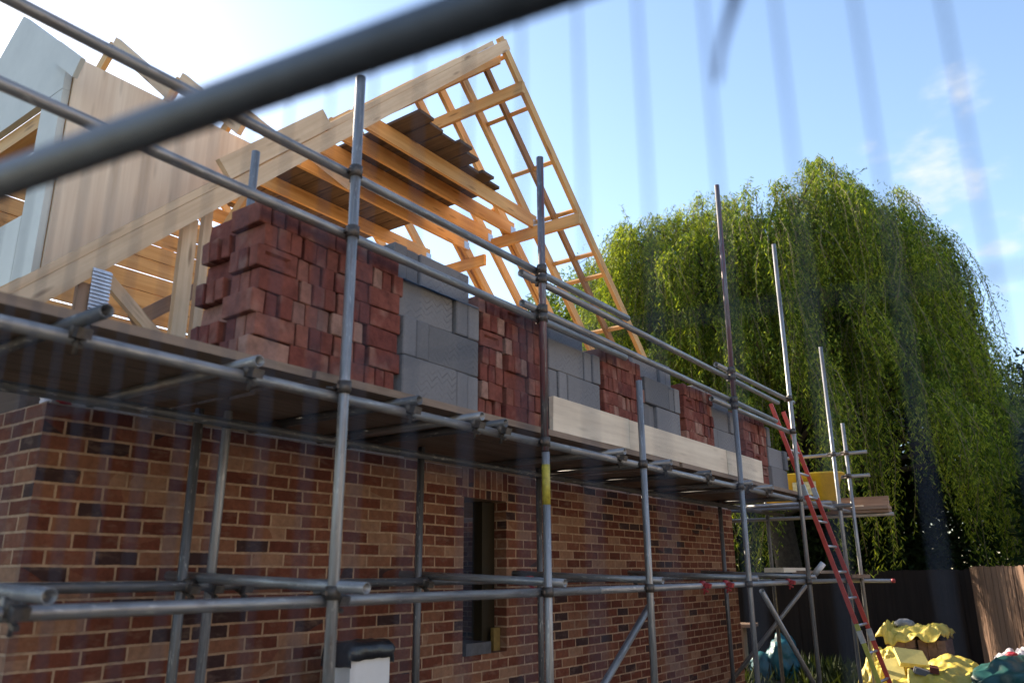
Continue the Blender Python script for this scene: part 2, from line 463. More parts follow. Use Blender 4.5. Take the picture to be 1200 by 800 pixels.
# pieces lying along the top of the barge rafter
m = MB()
beam(m, V((-4.462, 3.62, zs(3.62))) - NL * .020, V((-4.462, 5.80, zs(5.80))) - NL * .020, NL, .10, .045)
part(m, 'fixing_batten', M['pine_pale'])
m = MB()
beam(m, V((-4.40, 2.80, zs(2.80))) + NL * .040, V((-4.40, 3.64, zs(3.64))) + NL * .040, NL, .045, .15)
part(m, 'packing_board', M['pine_pale'])
m = MB()
beam(m, V((-4.462, 1.05, zs(1.05))) - NL * .020, V((-4.462, 3.60, zs(3.60))) - NL * .020, NL, .10, .045)
part(m, 'fixing_batten', M['pine_pale'])
# studs and struts under the left slope
def stick(p0, p1, up, w, h, name, mat='pine'):
    mb = MB(); beam(mb, p0, p1, up, w, h); return part(mb, name, M[mat])
stick((-4.52, 2.645, 2.46), (-4.52, 2.645, 3.86), (1, 0, 0), .10, .047, 'stud', 'pine_pale')
stick((-4.56, 2.79, 2.46), (-4.56, 2.79, 4.0), (1, 0, 0), .06, .047, 'stud', 'pine_pale')
stick((-4.62, 2.20, 3.34), (-4.62, 2.66, 2.98), (1, 0, 0), .075, .04, 'strut', 'pine_pale')
stick((-4.72, 2.46, 3.14), (-4.72, 3.05, 3.62), (1, 0, 0), .09, .04, 'strut', 'timber')
stick((-4.45, 2.02, 2.46), (-4.45, 2.02, 3.20), (1, 0, 0), .09, .047, 'stud', 'timber')
m = MB()
for k in range(11): box(m, (-4.385, 2.075, 3.055 + k * .022), (.006, .112, .014))
box(m, (-4.392, 2.075, 3.165), (.002, .106, .25))
part(m, 'truss_clip', M['steel_plate'])
# horizontal boarding inside the loft, with open joints
m = MB()
z = 2.5
while z < 4.9:
    h = rnd.choice((.145, .15, .17))
    box(m, (-7.05 + rnd.uniform(-.01, .01), 3.95 + rnd.uniform(-.03, .03), z + h / 2), (.024, 3.3, h), .004)
    z += h + rnd.choice((.003, .003, .004, .018))
part(m, 'loft_boarding', M['pine'])
# ---- dormer on the left slope
DX, DY = -4.90, 1.96
m = MB()
tri = [(1.96, zs(1.96) - .02), (3.50, zs(3.50)), (3.46, 4.86), (1.96, 4.86)]
def prism(mb, pts2, plane, a, b):
    n = len(pts2); vs = []
    for t in (a, b):
        for (p, q) in pts2:
            vs.append((t, p, q) if plane == 'x' else (p, t, q))
    fs = [tuple(range(n - 1, -1, -1)), tuple(range(n, 2 * n))]
    for i in range(n):
        j = (i + 1) % n; fs.append((i, j, n + j, n + i))
    gs = [(v[2], v[1] if plane == 'x' else v[0], v[0] if plane == 'x' else v[1]) for v in vs]
    mb.add(vs, fs, gs)
prism(m, tri, 'x', DX - .018, DX)
dormer = part(m, 'dormer', M['ply'])
m = MB(); prism(m, [(1.96, zs(1.96) - .02), (2.95, zs(2.95)), (2.95, 4.34), (1.96, 4.34)], 'x', -6.738, -6.72); part(m, 'cheek_panel', M['pine'], dormer)
m = MB()
f0, f1 = DY - .05, DY - .004
zb = zs(1.96) - .05
prism(m, [(-5.20, 4.615), (-4.925, 4.615), (-4.925, 4.90), (-5.81, 5.58), (-6.70, 4.90), (-6.70, 4.615)], 'y', f0, f1)
prism(m, [(-5.20, zb), (-4.925, zb), (-4.925, 4.613), (-5.20, 4.613)], 'y', f0 + .002, f1)
prism(m, [(-6.70, zb), (-6.42, zb), (-6.42, 4.613), (-6.70, 4.613)], 'y', f0 + .002, f1)
prism(m, [(-6.418, zb), (-5.202, zb), (-5.202, 3.80), (-6.418, 3.80)], 'y', f0 + .001, f1)
part(m, 'front_panel', M['insul'], dormer)
m = MB(); box(m, (-5.81, DY - .03 + .09, 4.55), (1.25, .13, .12), 0, 0); part(m, 'lintel', M['pine'], dormer)
for x in (-4.96, -5.16, -6.46): 
    m = MB(); box(m, (x, DY + .045, 4.1), (.05, .09, 1.45), 0, 2); part(m, 'stud', M['pine'], dormer)
RD = (V((-4.70, 0, 4.72)) - V((-5.81, 0, 5.76)))
for i, yy in enumerate((1.86, 2.58, 3.17, 3.75, 4.3)):
    for sgn in ((1,) if i == 0 else (1, -1)):
        m = MB()
        pk = 5.525 if i == 0 else 5.74
        a = V((-5.81 + (.80 if i == 0 else .01) * sgn, yy, pk - (.80 / 1.2 * .925 if i == 0 else 0))); b = V((-5.81 + sgn * (1.20 if i == 0 else .97), yy, pk - (.925 if i == 0 else .84)))
        beam(m, a, b, (-sgn * RD.z, 0, 1) if False else (sgn * .65, 0, .76), .04 if i else .03, .10 if i else .13)
        part(m, 'dormer_rafter', M['insul'] if i == 0 else M['pine_pale'] if sgn > 0 else M['pine'], dormer)

# ------------------------------------------------------------------ scaffold
scaf = tag(empty('scaffold', (-3.1, 5, 0)), 'tube and board scaffold standing along the brick gable wall', 'scaffold')
def sp(mb, name, mat, parent=scaf): return part(mb, name, M[mat], parent)
def coupler(parent, p, axis, mat='coupler', s=1.0):
    m = MB(); p = V(p); a = V(axis).normalized()
    tube(m, p - a * .028 * s, p + a * .028 * s, .0325 * s, 12, False)
    sd = a.cross(V((0.3, .5, 1))).normalized(); ot = a.cross(sd)
    beam(m, p + sd * .03, p + sd * .068, a, .036, .05)
    beam(m, p - sd * .02 + ot * .03, p + sd * .06 + ot * .045, a, .014, .018)
    tube(m, p + ot * .02 + sd * .03, p + ot * .075 + sd * .03, .008, 8, False)
    return sp(m, 'coupler', mat, parent)

OX, IX, LX = -2.62, -3.65, -2.669
def standard(x, y, z0, z1, mat='galv', lean=(0, 0), joints=()):
    m = MB(); tube(m, (x, y, z0), (x + lean[0], y + lean[1], z1))
    o = sp(m, 'standard', mat)
    if z0 < .1:
        m = MB(); box(m, (x, y, .0), (.15, .15, .012), 0, 0); sp(m, 'base_plate', 'coupler', o)
    for z in joints:
        m = MB(); tube(m, (x, y, z - .06), (x, y, z + .06), .031, 12, False); sp(m, 'sleeve_coupler', 'coupler', o)
    return o
P0 = standard(OX, .42, .005, 4.2)
P1 = standard(OX, 2.355, .005, 3.99, 'galv')
P2 = standard(OX, 3.97, .005, 2.30, 'galv', joints=())
P2b = standard(OX, 3.966, 2.304, 4.27, 'galv_red')
P3 = standard(OX, 5.258, .005, 2.985, 'galv')
P4 = standard(OX, 7.22, .005, 3.08, 'galv', (0, .02))
P4b = standard(OX, 7.245, 3.084, 5.45, 'galv_red', (0, .04))
P5 = standard(OX, 9.03, .005, 5.40, 'galv', (0, .03))
P6 = standard(OX, 10.68, .005, 4.48, 'galv')
P7 = standard(OX, 11.36, .005, 3.55, 'galv')
m = MB(); tube(m, (OX, 3.97, 1.99), (OX, 3.97, 2.225), .0251, 16, False); sp(m, 'paint_band', 'yellow_paint', P2)
I0 = standard(IX, .42, .005, 2.6, 'galv_dark')
I1 = standard(IX, 2.45, .005, 3.99, 'galv', (0, .05)); I2 = standard(IX + .02, 2.30, .005, 2.42, 'galv_dark')
I3 = standard(IX, 4.0, .005, 2.43, 'galv_dark'); I4 = standard(IX, 5.42, .005, 2.43, 'galv_dark')
I5 = standard(IX, 7.3, .005, 2.43, 'galv_dark'); I6 = standard(IX, 9.29, .005, 2.43, 'galv_dark')
I7 = standard(IX, 10.98, .005, 3.6, 'galv_dark'); I8 = standard(-4.55, 11.36, .005, 3.3, 'galv'); I9 = standard(-6.2, 11.36, .005, 3.3, 'galv')

def hor(name, p0, p1, mat='galv', parent=scaf):
    m = MB(); tube(m, p0, p1); return sp(m, name, mat, parent)
# ledgers along the wall
hor('ledger', (LX, -1.2, 1.495), (LX, 4.62, 1.498)); hor('ledger', (LX, 4.625, 1.498), (LX, 11.6, 1.50))
hor('ledger', (IX + .05, -.8, 1.556), (IX + .05, 5.2, 1.556), 'galv_dark'); hor('ledger', (IX + .05, 5.205, 1.556), (IX + .05, 11.5, 1.552), 'galv_dark')
hor('ledger', (LX, -1.2, 2.365), (LX, 4.30, 2.362)); hor('ledger', (LX, 4.305, 2.362), (LX, 9.9, 2.365))
hor('ledger', (LX, 9.905, 2.365), (LX, 11.7, 2.365))
hor('ledger', (IX + .05, -.8, 2.365), (IX + .05, 11.5, 2.365), 'galv_dark')
# guard rails, lapped side by side at the standards
hor('guard_rail', (LX, -1.0, 3.46), (LX, 5.22, 3.475)); hor('guard_rail', (LX, 3.80, 3.408), (LX, 8.74, 3.405))
hor('guard_rail', (LX, 6.98, 3.478), (LX, 9.33, 3.505))
hor('guard_rail', (LX, -1.0, 3.15), (LX, 5.15, 3.150)); hor('guard_rail', (LX, 3.81, 3.212), (LX, 8.62, 3.180))
hor('guard_rail', (LX, 6.8, 3.118), (LX, 9.25, 3.122))
# transoms with ends sticking out past the outer ledger
TY = (-.55, .30, 1.19, 1.87, 2.80, 3.31, 3.55, 4.93, 5.66, 6.50, 7.45, 8.0, 9.4, 10.3)
for y in TY:
    hor('transom', (-2.45 if y == 1.19 else -2.595 + rnd.uniform(-.02, .025), y, 2.414), (-3.89, y, 2.414), rnd.choice(('galv', 'galv_dark')))
for y in (.2, 1.14, 2.37, 4.06, 5.35, 7.3, 9.1):
    hor('transom', (-2.44 if y < 3 else -2.56, y, 1.548), (-3.86, y, 1.604), 'galv')
# couplers
for (P, y, z) in ((P1, 2.355, 3.465), (P1, 2.355, 3.15), (P1, 2.355, 2.40), (P1, 2.355, 1.53), (P2b, 3.966, 3.47), (P2b, 3.966, 3.40), (P2b, 3.966, 3.20),
                  (P2b, 3.966, 3.145), (P2b, 3.966, 2.36), (P2, 3.97, 1.50), (P3, 5.258, 2.36), (P3, 5.258, 1.50), (P4b, 7.25, 3.47), (P4b, 7.25, 3.40),
                  (P4b, 7.25, 3.18), (P4b, 7.25, 3.12), (P4, 7.22, 2.36), (P4, 7.22, 1.50), (P5, 9.03, 3.50), (P5, 9.03, 3.12), (P5, 9.03, 2.37), (P5, 9.03, 1.50),
                  (P6, 10.68, 2.37), (P6, 10.68, 1.50), (P6, 10.68, 3.05)):
    coupler(P, (OX, y, z), (0, 0, 1))
for y in TY[2:12]:
    coupler(scaf, (LX + .012, y + .01, 2.385), (0, 1, 0))
for y, mt in ((1.14, 'coupler'), (2.40, 'coupler'), (6.27, 'coupler_red'), (6.76, 'coupler_red'), (8.45, 'coupler_red')):
    coupler(scaf, (LX + .012, y, 1.515), (0, 1, 0), mt, .75 if mt == 'coupler_red' else 1.0)
for y, mt in ((2.45, 'coupler'), (2.32, 'coupler'), (2.62, 'coupler'), (4.0, 'coupler'), (5.2, 'coupler_red'), (6.9, 'coupler'), (9.3, 'coupler')):
    coupler(scaf, (IX + .05, y, 1.556), (0, 1, 0), mt)
# braces
hor('brace', (-2.73, 5.50, 1.40), (-2.73, 3.38, .03), 'galv')
hor('brace', (-2.575, 7.40, 1.44), (-2.575, 9.38, .03), 'galv')
b2 = hor('brace', (-2.60, 9.52, 1.675), (-4.08, 9.62, .08), 'galv')
m = MB(); tube(m, (-2.585, 9.517, 1.692), (-2.69, 9.527, 1.58), .034, 14, False); sp(m, 'end_cap', 'white_plastic', b2)
# deck boards
for (y0, y1) in ((-1.6, 2.27), (2.275, 6.14), (6.145, 10.05)):
    for k in range(5):
        x = -2.715 - .1125 - k * .2275 
        m = MB(); d = rnd.uniform(-.02, .02)
        box(m, (x, (y0 + y1) / 2 + d, 2.4575), (.2225, y1 - y0 - .03, .038), .002); sp(m, 'deck_board', 'deck')
# new boards on edge as a toe board
for (y0, y1) in ((4.22, 5.255), (5.262, 7.20), (7.206, 8.17)):
    m = MB(); box(m, (-2.735, (y0 + y1) / 2, 2.478 + .1125), (.030, y1 - y0, .222), .003); sp(m, 'toe_board', 'toe')
# scaffold return round the far end of the house
for k in range(4):
    m = MB(); box(m, (-5.2, 10.63 + .1125 + k * .2275, 2.458), (5.0 + rnd.uniform(-.1, .1), .2225, .038), .002, 0); sp(m, 'deck_board', 'deck')
hor('ledger', (-2.18, 11.62, 2.33), (-8.0, 11.62, 2.33)); hor('ledger', (-2.45, 10.60, 2.395), (-8.0, 10.60, 2.395), 'galv_dark')
hor('guard_rail', (-2.37, 11.42, 3.145), (-7.6, 11.42, 3.145)); hor('guard_rail', (-2.37, 11.42, 2.835), (-7.6, 11.42, 2.835))
l2 = hor('ledger', (-2.26, 11.46, 1.486), (-7.5, 11.46, 1.486))
m = MB(); tube(m, (-2.245, 11.46, 1.486), (-2.285, 11.46, 1.486), .0262, 14, False); sp(m, 'end_cap', 'coupler_red', l2)
for z in (3.145, 2.835): coupler(P7, (OX, 11.36, z), (0, 0, 1), 'coupler')

# ------------------------------------------------------------------ loose bricks
def brick_mesh(dx, dy, dz, frog=False, seed=0):
    r = random.Random(seed); mb = MB()
    e = .004
    vs = []
    X0, Y0, Z0 = dx / 2, dy / 2, dz / 2
    # 24 vertices: box with small chamfers
    for sx in (-1, 1):
        for sy in (-1, 1):
            for sz in (-1, 1):
                jx, jy, jz = (r.uniform(-.0034, .0034) for _ in range(3))
                vs.append((sx * X0 + jx, sy * (Y0 - e) + jy, sz * (Z0 - e) + jz))
                vs.append((sx * (X0 - e) + jx, sy * Y0 + jy, sz * (Z0 - e) + jz))
                vs.append((sx * (X0 - e) + jx, sy * (Y0 - e) + jy, sz * Z0 + jz))
    def I(sx, sy, sz, k): return (((sx + 1) // 2) * 4 + ((sy + 1) // 2) * 2 + (sz + 1) // 2) * 3 + k
    fs = []
    fs.append((I(-1, -1, -1, 0), I(-1, -1, 1, 0), I(-1, 1, 1, 0), I(-1, 1, -1, 0)))
    if not frog: fs.append((I(1, -1, -1, 0), I(1, 1, -1, 0), I(1, 1, 1, 0), I(1, -1, 1, 0)))
    else:
        c = [I(1, -1, -1, 0), I(1, 1, -1, 0), I(1, 1, 1, 0), I(1, -1, 1, 0)]
        q = [(X0, s * dy * .33, t * dz * .24) for s, t in ((-1, -1), (1, -1), (1, 1), (-1, 1))]
        q2 = [(X0 - .016, s * dy * .27, t * dz * .14) for s, t in ((-1, -1), (1, -1), (1, 1), (-1, 1))]
        b = len(vs); vs += q + q2
        for i in range(4):
            j = (i + 1) % 4
            fs.append((c[i], c[j], b + j, b + i)); fs.append((b + i, b + j, b + 4 + j, b + 4 + i))
        fs.append((b + 4, b + 5, b + 6, b + 7))
    for s in (-1, 1):
        a = [I(-1, s, -1, 1), I(-1, s, 1, 1), I(1, s, 1, 1), I(1, s, -1, 1)]; fs.append(tuple(a if s > 0 else a[::-1]))
        a = [I(-1, -1, s, 2), I(1, -1, s, 2), I(1, 1, s, 2), I(-1, 1, s, 2)]; fs.append(tuple(a if s > 0 else a[::-1]))
    for sy in (-1, 1):
        for sz in (-1, 1): fs.append((I(-1, sy, sz, 1), I(1, sy, sz, 1), I(1, sy, sz, 2), I(-1, sy, sz, 2)))
    for sx in (-1, 1):
        for sz in (-1, 1): fs.append((I(sx, -1, sz, 0), I(sx, 1, sz, 0), I(sx, 1, sz, 2), I(sx, -1, sz, 2)))
        for sy in (-1, 1): fs.append((I(sx, sy, -1, 0), I(sx, sy, 1, 0), I(sx, sy, 1, 1), I(sx, sy, -1, 1)))
        for sy in (-1, 1):
            for sz in (-1, 1): fs.append((I(sx, sy, sz, 0), I(sx, sy, sz, 1), I(sx, sy, sz, 2)))
    mb.add(vs, fs)
    me = bpy.data.meshes.new('brick'); me.from_pydata(mb.v, [], mb.f)
    at = me.attributes.new('gr', 'FLOAT_VECTOR', 'POINT'); at.data.foreach_set('vector', np.array(mb.g, dtype=np.float32).ravel())
    me.materials.append(M['brick']); me.update()
    import bmesh
    bm = bmesh.new(); bm.from_mesh(me); bmesh.ops.recalc_face_normals(bm, faces=bm.faces); bm.to_mesh(me); bm.free()
    return me
HB, BL_, BT = .1025, .215, .065
HEAD = [brick_mesh(BL_, BT, HB, False, s) for s in range(4)]     # header on edge, seen end on
STR = [brick_mesh(BT, BL_, HB, False, 10 + s) for s in range(3)] # bed face outwards
FROG = [brick_mesh(BT, BL_, HB, True, 20 + s) for s in range(2)]
nbr = [0]
def put_brick(me, loc, rz, label, group):
    o = bpy.data.objects.new('brick', me); COL.objects.link(o)
    o.location = loc; o.rotation_euler = (rnd.uniform(-.012, .012), rnd.uniform(-.012, .012), rz + rnd.uniform(-.025, .025))
    tag(o, label, 'brick', group); nbr[0] += 1
    return o
FX = -2.775
def brick_stack(y0, y1, label, group, side=0.0, layers=7, order=None):
    w = y1 - y0
    n = max(1, round(w / .217)); uw = w / n
    for k in range(layers):
        z = 2.478 + HB / 2 + k * .1045
        shift = (.018 if k % 2 else -.012) + rnd.uniform(-.008, .008)
        for i in range(n):
            yc = y0 + (i + .5) * uw + rnd.uniform(-.006, .006) + (shift if side else shift * .3)
            out = rnd.choice((-.007, 0, .003, .008))
            hd = rnd.random() < (.80 if (k + i) % 2 == 0 else .46)
            if hd:
                bt = uw / 3.03
                for q in (-1, 0, 1):
                    put_brick(rnd.choice(HEAD), (FX - BL_ / 2 + out + rnd.uniform(-.008, .008), yc + q * min(.0705, bt), z), 0, label, group)
            else:
                put_brick(rnd.choice(STR if rnd.random() < .82 else FROG), (FX - BT / 2 + out, yc, z), 0, label, group)
                if side and i == 0:
                    for q in (1.5, 2.5): put_brick(STR[0], (FX - BT * q - .005 * q + out, yc, z), 0, label, group)
        if side:
            m_ = max(1, round(side / .217))
            for i in range(m_):
                xcn = FX - BL_ - .012 - (i + .5) * .217
                yoff = y0 + (.05 if k % 2 == 0 else -.005) + shift * .6 + rnd.uniform(-.006, .006)
                if (k + i) % 2 == 1 or (k % 2 == 1 and rnd.random() < .7):
                    for q in (-1, 0, 1):
                        put_brick(rnd.choice(HEAD), (xcn + q * .0705, yoff + BL_ / 2 + rnd.uniform(-.008, .008), z), math.pi / 2, label, group)
                else:
                    put_brick(rnd.choice(STR), (xcn, yoff + BT / 2, z), math.pi / 2, label, group)
brick_stack(1.955, 2.845, 'red brick in the biggest brick stack, nearest the plywood dormer', 'bricks of the biggest stack', .22)
brick_stack(3.525, 4.25, 'red brick in the stack behind the red-marked scaffold pole', 'bricks of the stack behind the red-marked pole')
brick_stack(4.985, 5.63, 'red brick in the stack behind the short scaffold pole', 'bricks of the stack behind the short pole')
brick_stack(6.42, 7.06, 'red brick in the stack just before the tallest scaffold pole', 'bricks of the stack before the tallest pole')
brick_stack(7.87, 8.55, 'red brick in the last small stack, nearest the red ladder', 'bricks of the stack nearest the ladder')

# ------------------------------------------------------------------ concrete blocks
def block_mesh():
    # local x = 440 length, y = 100 thickness, z = 215 height, slight chamfer
    import bmesh
    bm = bmesh.new(); bmesh.ops.create_cube(bm, size=1.0)
    bmesh.ops.scale(bm, vec=(.438, .100, .2115), verts=bm.verts)
    bmesh.ops.bevel(bm, geom=list(bm.edges), offset=.006, segments=1, affect='EDGES')
    me = bpy.data.meshes.new('concrete_block'); bm.to_mesh(me); bm.free()
    at = me.attributes.new('gr', 'FLOAT_VECTOR', 'POINT')
    co = np.empty(len(me.vertices) * 3, dtype=np.float32); me.vertices.foreach_get('co', co); at.data.foreach_set('vector', co)
    me.materials.append(M['block']); return me
BLK = block_mesh()
def put_block(loc, rz, label, group):
    o = bpy.data.objects.new('concrete_block', BLK); COL.objects.link(o)
    o.location = loc; o.rotation_euler = (rnd.uniform(-.006, .006), rnd.uniform(-.006, .006), rz + rnd.uniform(-.018, .018))
    tag(o, label, 'concrete block', group)
def block_stack(y0, label, group, pattern, x=FX):
    for k, p in enumerate(pattern):
        z = 2.478 + .1075 + k * .2165
        y = y0
        back = .085 if k == 3 else rnd.choice((0, -.01, .015))
        for ch in p:
            if ch == 'F':
                put_block((x - .05 - back + rnd.uniform(-.016, .022), y + .22, z), math.pi / 2, label, group)
                put_block((x - .155 - back, y + .22, z), math.pi / 2, label, group) if k == 3 or y0 < 3 else None
                y += .447
            else:
                put_block((x - .22 - back + rnd.uniform(-.025, .025), y + .05, z), 0, label, group); y += .1065
block_stack(2.865, 'grey scored concrete block in the stack beside the biggest brick stack', 'blocks beside the biggest brick stack', ('FEE', 'EEF', 'FEE', 'EEF'))
block_stack(4.285, 'grey scored concrete block in the stack above the near end of the white toe board', 'blocks above the near end of the toe board', ('EEF', 'EEF', 'FEE', 'EF'))
block_stack(5.66, 'grey scored concrete block in the stack just right of the short scaffold pole', 'blocks right of the short pole', ('EEF', 'EEF', 'FEE', 'FEE'))
block_stack(7.09, 'grey scored concrete block in the stack behind the tallest scaffold pole', 'blocks behind the tallest pole', ('EEF', 'EFE', 'FEE', 'EEF'))
block_stack(8.58, 'grey concrete block at the end of the platform, nearest the red ladder', 'blocks at the far end of the platform', ('FE', 'FE', 'E', ''), FX + .02)
for y0, lab in ((2.87, 'blue polythene sheet between grey blocks beside the biggest brick stack'), (5.67, 'blue polythene sheet between grey blocks right of the short scaffold pole')):
    m = MB(); vs, fs = [], []
    for j in range(15):
        for i in range(4):
            yy = y0 + j * .045; xx = FX - .20 + i * .065
            zz = 2.478 + 3 * .2165 + .004 - (.022 + .004 * mnoise.noise(V((yy * 7, 0, y0)))) * (1 if i == 3 else 0)
            vs.append((xx + (.012 if i == 3 else 0), yy, zz))
    for j in range(14):
        for i in range(3): a = j * 4 + i; fs.append((a, a + 1, a + 5, a + 4))
    m.add(vs, fs, None, True)
    o = m.build('polythene_sheet', M['blue_plastic']); tag(o, lab, 'plastic sheet')
    md = o.modifiers.new('thick', 'SOLIDIFY'); md.thickness = .003

# ------------------------------------------------------------------ loose boards on the roof ties
LB = 'dark weathered board laid across the roof ties'
fr = [-4.65, -4.66, -4.70, -4.70, -4.77, -4.90, -4.83, -4.95]
y = 4.93
for i, f in enumerate(fr):
    m = MB(); w = .205
    box(m, (0, 0, 0), (1.62 + rnd.uniform(-.1, .1), w, .032), .003, 0)
    o = m.build('loft_board', M['board_dark']); o.location = (f - .81, y + w / 2, 5.888 + (.034 if i in (1, 4) and False else 0)); o.rotation_euler = (0, 0, rnd.uniform(-.012, .012))
    tag(o, 'dark weathered board on the nearest roof ties, its end sticking out', 'board', 'boards on the nearest roof ties')
    y += w + rnd.uniform(.004, .02)
y = 4.85
for i in range(9):
    m = MB(); w = .20
    box(m, (0, 0, 0), (1.5 + rnd.uniform(-.1, .1), w, .032), .003, 0)
    o = m.build('loft_board', M['board_dark']); o.location = (-7.12 + rnd.uniform(-.05, .05), y + w / 2, 5.888); o.rotation_euler = (0, 0, rnd.uniform(-.012, .012))
    tag(o, 'dark weathered board seen from below on the roof ties deeper inside', 'board', 'boards on the inner roof ties')
    y += w + rnd.uniform(.004, .016)

# ------------------------------------------------------------------ ladder
lad = tag(empty('ladder', (-2.0, 9.4, 0)), 'red ladder leaning against the far end of the scaffold', 'ladder')
def lp(z): return V((-1.945 - .272 * z, 0, z))
def stile(y, z0, z1, mat):
    m = MB(); a, b = lp(z0) + V((0, y, 0)), lp(z1) + V((0, y, 0)); beam(m, a, b, (1, 0, .27), .026, .044)
    return part(m, 'stile', mat, lad)
stile(9.22, 1.08, 3.50, M['ladder_red']); stile(9.64, .0, 3.47, M['ladder_red'])
ys_ = stile(9.22, .0, 1.075, M['ladder_yellow']); ys_['label'] = 'yellow-green lower stile'
for k in range(12):
    z = .25 + k * .27; p = lp(z)
    m = MB(); tube(m, p + V((0, 9.235, 0)), p + V((0, 9.625, 0)), .014, 10, False); part(m, 'rung', M['alu'], lad)
for z in (.95, 2.48):
    for y in (9.22, 9.64):
        m = MB(); a, b = lp(z - .06), lp(z + .06); beam(m, a + V((0, y, 0)), b + V((0, y, 0)), (1, 0, .27), .034, .052); part(m, 'bracket', M['alu'], lad)

# ------------------------------------------------------------------ things lying on the scaffold
m = MB()
vs, fs = [], []
prof = [(.30, .0), (.36, .36), (.39, .365), (.39, .39), (.355, .39), (.345, .36), (.285, .02)]
seg = 28
for (r_, z_) in prof:
    for k in range(seg):
        an = 2 * math.pi * k / seg; c, s = math.cos(an), math.sin(an)
        e = 4.0; d = (abs(c) ** e + abs(s) ** e) ** (-1 / e)
        vs.append((r_ * d * c * 1.5, r_ * d * s * .62, z_))
for i in range(len(prof) - 1):
    for k in range(seg):
        k2 = (k + 1) % seg; fs.append((i * seg + k, i * seg + k2, (i + 1) * seg + k2, (i + 1) * seg + k))
fs.append(tuple(range(seg - 1, -1, -1))); fs.append(tuple((len(prof) - 1) * seg + k for k in range(seg)))
m.add(vs, fs, None, True)
o = m.build('mixing_tub', M['yellow_tub']); o.location = (-3.22, 11.12, 2.478); o.rotation_euler = (0, 0, .05)
tag(o, 'yellow mortar tub on the far end of the scaffold platform', 'tub')
m = MB(); vs = [(-.02, -.262, .10), (.28, -.262, .10), (.28, -.262, .28), (-.02, -.262, .28)]
box(m, (.12, -.2365, .185), (.30, .006, .17), 0, 0); t_ = m.build('label_patch', plain('worn_label', (.60, .52, .25), .7, 0, .3, 20), o)

def board(loc, s, rz, mat, label, along=0, tilt=0, name='timber_board', cat='board', group=None):
    m = MB(); box(m, (0, 0, 0), s, .003, along); o = m.build(name, M[mat]); o.location = loc; o.rotation_euler = (0, tilt, rz); tag(o, label, cat, group); return o
board((-2.62, 11.63, 2.375), (.80, .21, .038), .02, 'timber', 'brown board at the bottom of the small pile past the yellow tub')
board((-2.58, 11.60, 2.415), (.74, .20, .038), -.03, 'timber', 'brown board in the middle of the small pile past the yellow tub')
board((-2.60, 11.72, 2.475), (.72, .05, .20), .01, 'timber', 'brown board on edge behind the small pile past the yellow tub')
board((-2.74, 11.58, 2.447), (.40, .06, .02), .05, 'toe', 'thin pale batten on top of the small board pile')
board((-3.15, 10.05, 1.625), (.22, 1.15, .055), .03, 'toe', 'pale thick board lying on the lower scaffold tubes', 1)
board((-2.95, 10.75, 1.60), (.22, 1.5, .038), -.04, 'deck', 'grey-brown board on the lower scaffold tubes beside the ladder', 1)
board((-2.60, 11.1, 1.545), (.20, 1.0, .038), .30, 'timber', 'brown board crossing the lower scaffold tubes behind the ladder', 1)
# white box under black polythene, in front of the wall
bx_ = tag(empty('covered_box', (-3.60, 3.455, 0)), 'narrow white box capped with black polythene against the brick wall', 'box')
m = MB(); box(m, (-3.60, 3.455, .61), (.20, .31, 1.22), 0, 2); part(m, 'panel', M['white_plastic'], bx_)
m = MB(); vs, fs = [], []
nx_, ny_ = 15, 19
for j in range(ny_):
    for i in range(nx_):
        u, v = -.16 + .32 * i / (nx_ - 1), -.235 + .47 * j / (ny_ - 1)
        ou, ov = max(0, abs(u) - .105), max(0, abs(v) - .16)
        over = max(ou, ov)
        wv = mnoise.noise(V((u * 14, v * 14, 3)))
        xx, yy, z = u, v, 1.234 + .014 * wv
        if over > 0:
            z = 1.226 - over * 1.55 + .012 * wv
            b = .014 + .010 * mnoise.noise(V((u * 30, v * 30, z * 20)))
            if ou > 0: xx = math.copysign(.104 + b, u)
            if ov > 0: yy = math.copysign(.159 + b, v)
        vs.append((-3.60 + xx, 3.455 + yy, z))
for j in range(ny_ - 1):
    for i in range(nx_ - 1): a = j * nx_ + i; fs.append((a, a + 1, a + nx_ + 1, a + nx_))
m.add(vs, fs, None, True); o = part(m, 'plastic_cover', M['black_plastic'], bx_)
md = o.modifiers.new('thick', 'SOLIDIFY'); md.thickness = .006

# ------------------------------------------------------------------ soft lumps and sheets
def lump(name, loc, size, mat, label, cat, seed, amp=.18, freq=2.2, fold=5.0, group=None, sub=4):
    import bmesh
    bm = bmesh.new(); bmesh.ops.create_icosphere(bm, subdivisions=sub, radius=1.0)
    for v in bm.verts:
        p = v.co.copy(); n = mnoise.noise(p * freq + V((seed, 0, 0))); r2 = abs(mnoise.noise(p * fold + V((0, seed, 0))))
        k = 1 + amp * n - amp * .55 * (1 - min(1, r2 * 4))
        q = p * k
        q.z = max(q.z, -.55)
        v.co = V((q.x * size[0], q.y * size[1], (q.z + .55) * size[2]))
    me = bpy.data.meshes.new(name); bm.to_mesh(me); bm.free()
    for p in me.polygons: p.use_smooth = True
    me.materials.append(M[mat]); o = bpy.data.objects.new(name, me); COL.objects.link(o); o.location = loc
    tag(o, label, cat, group); return o

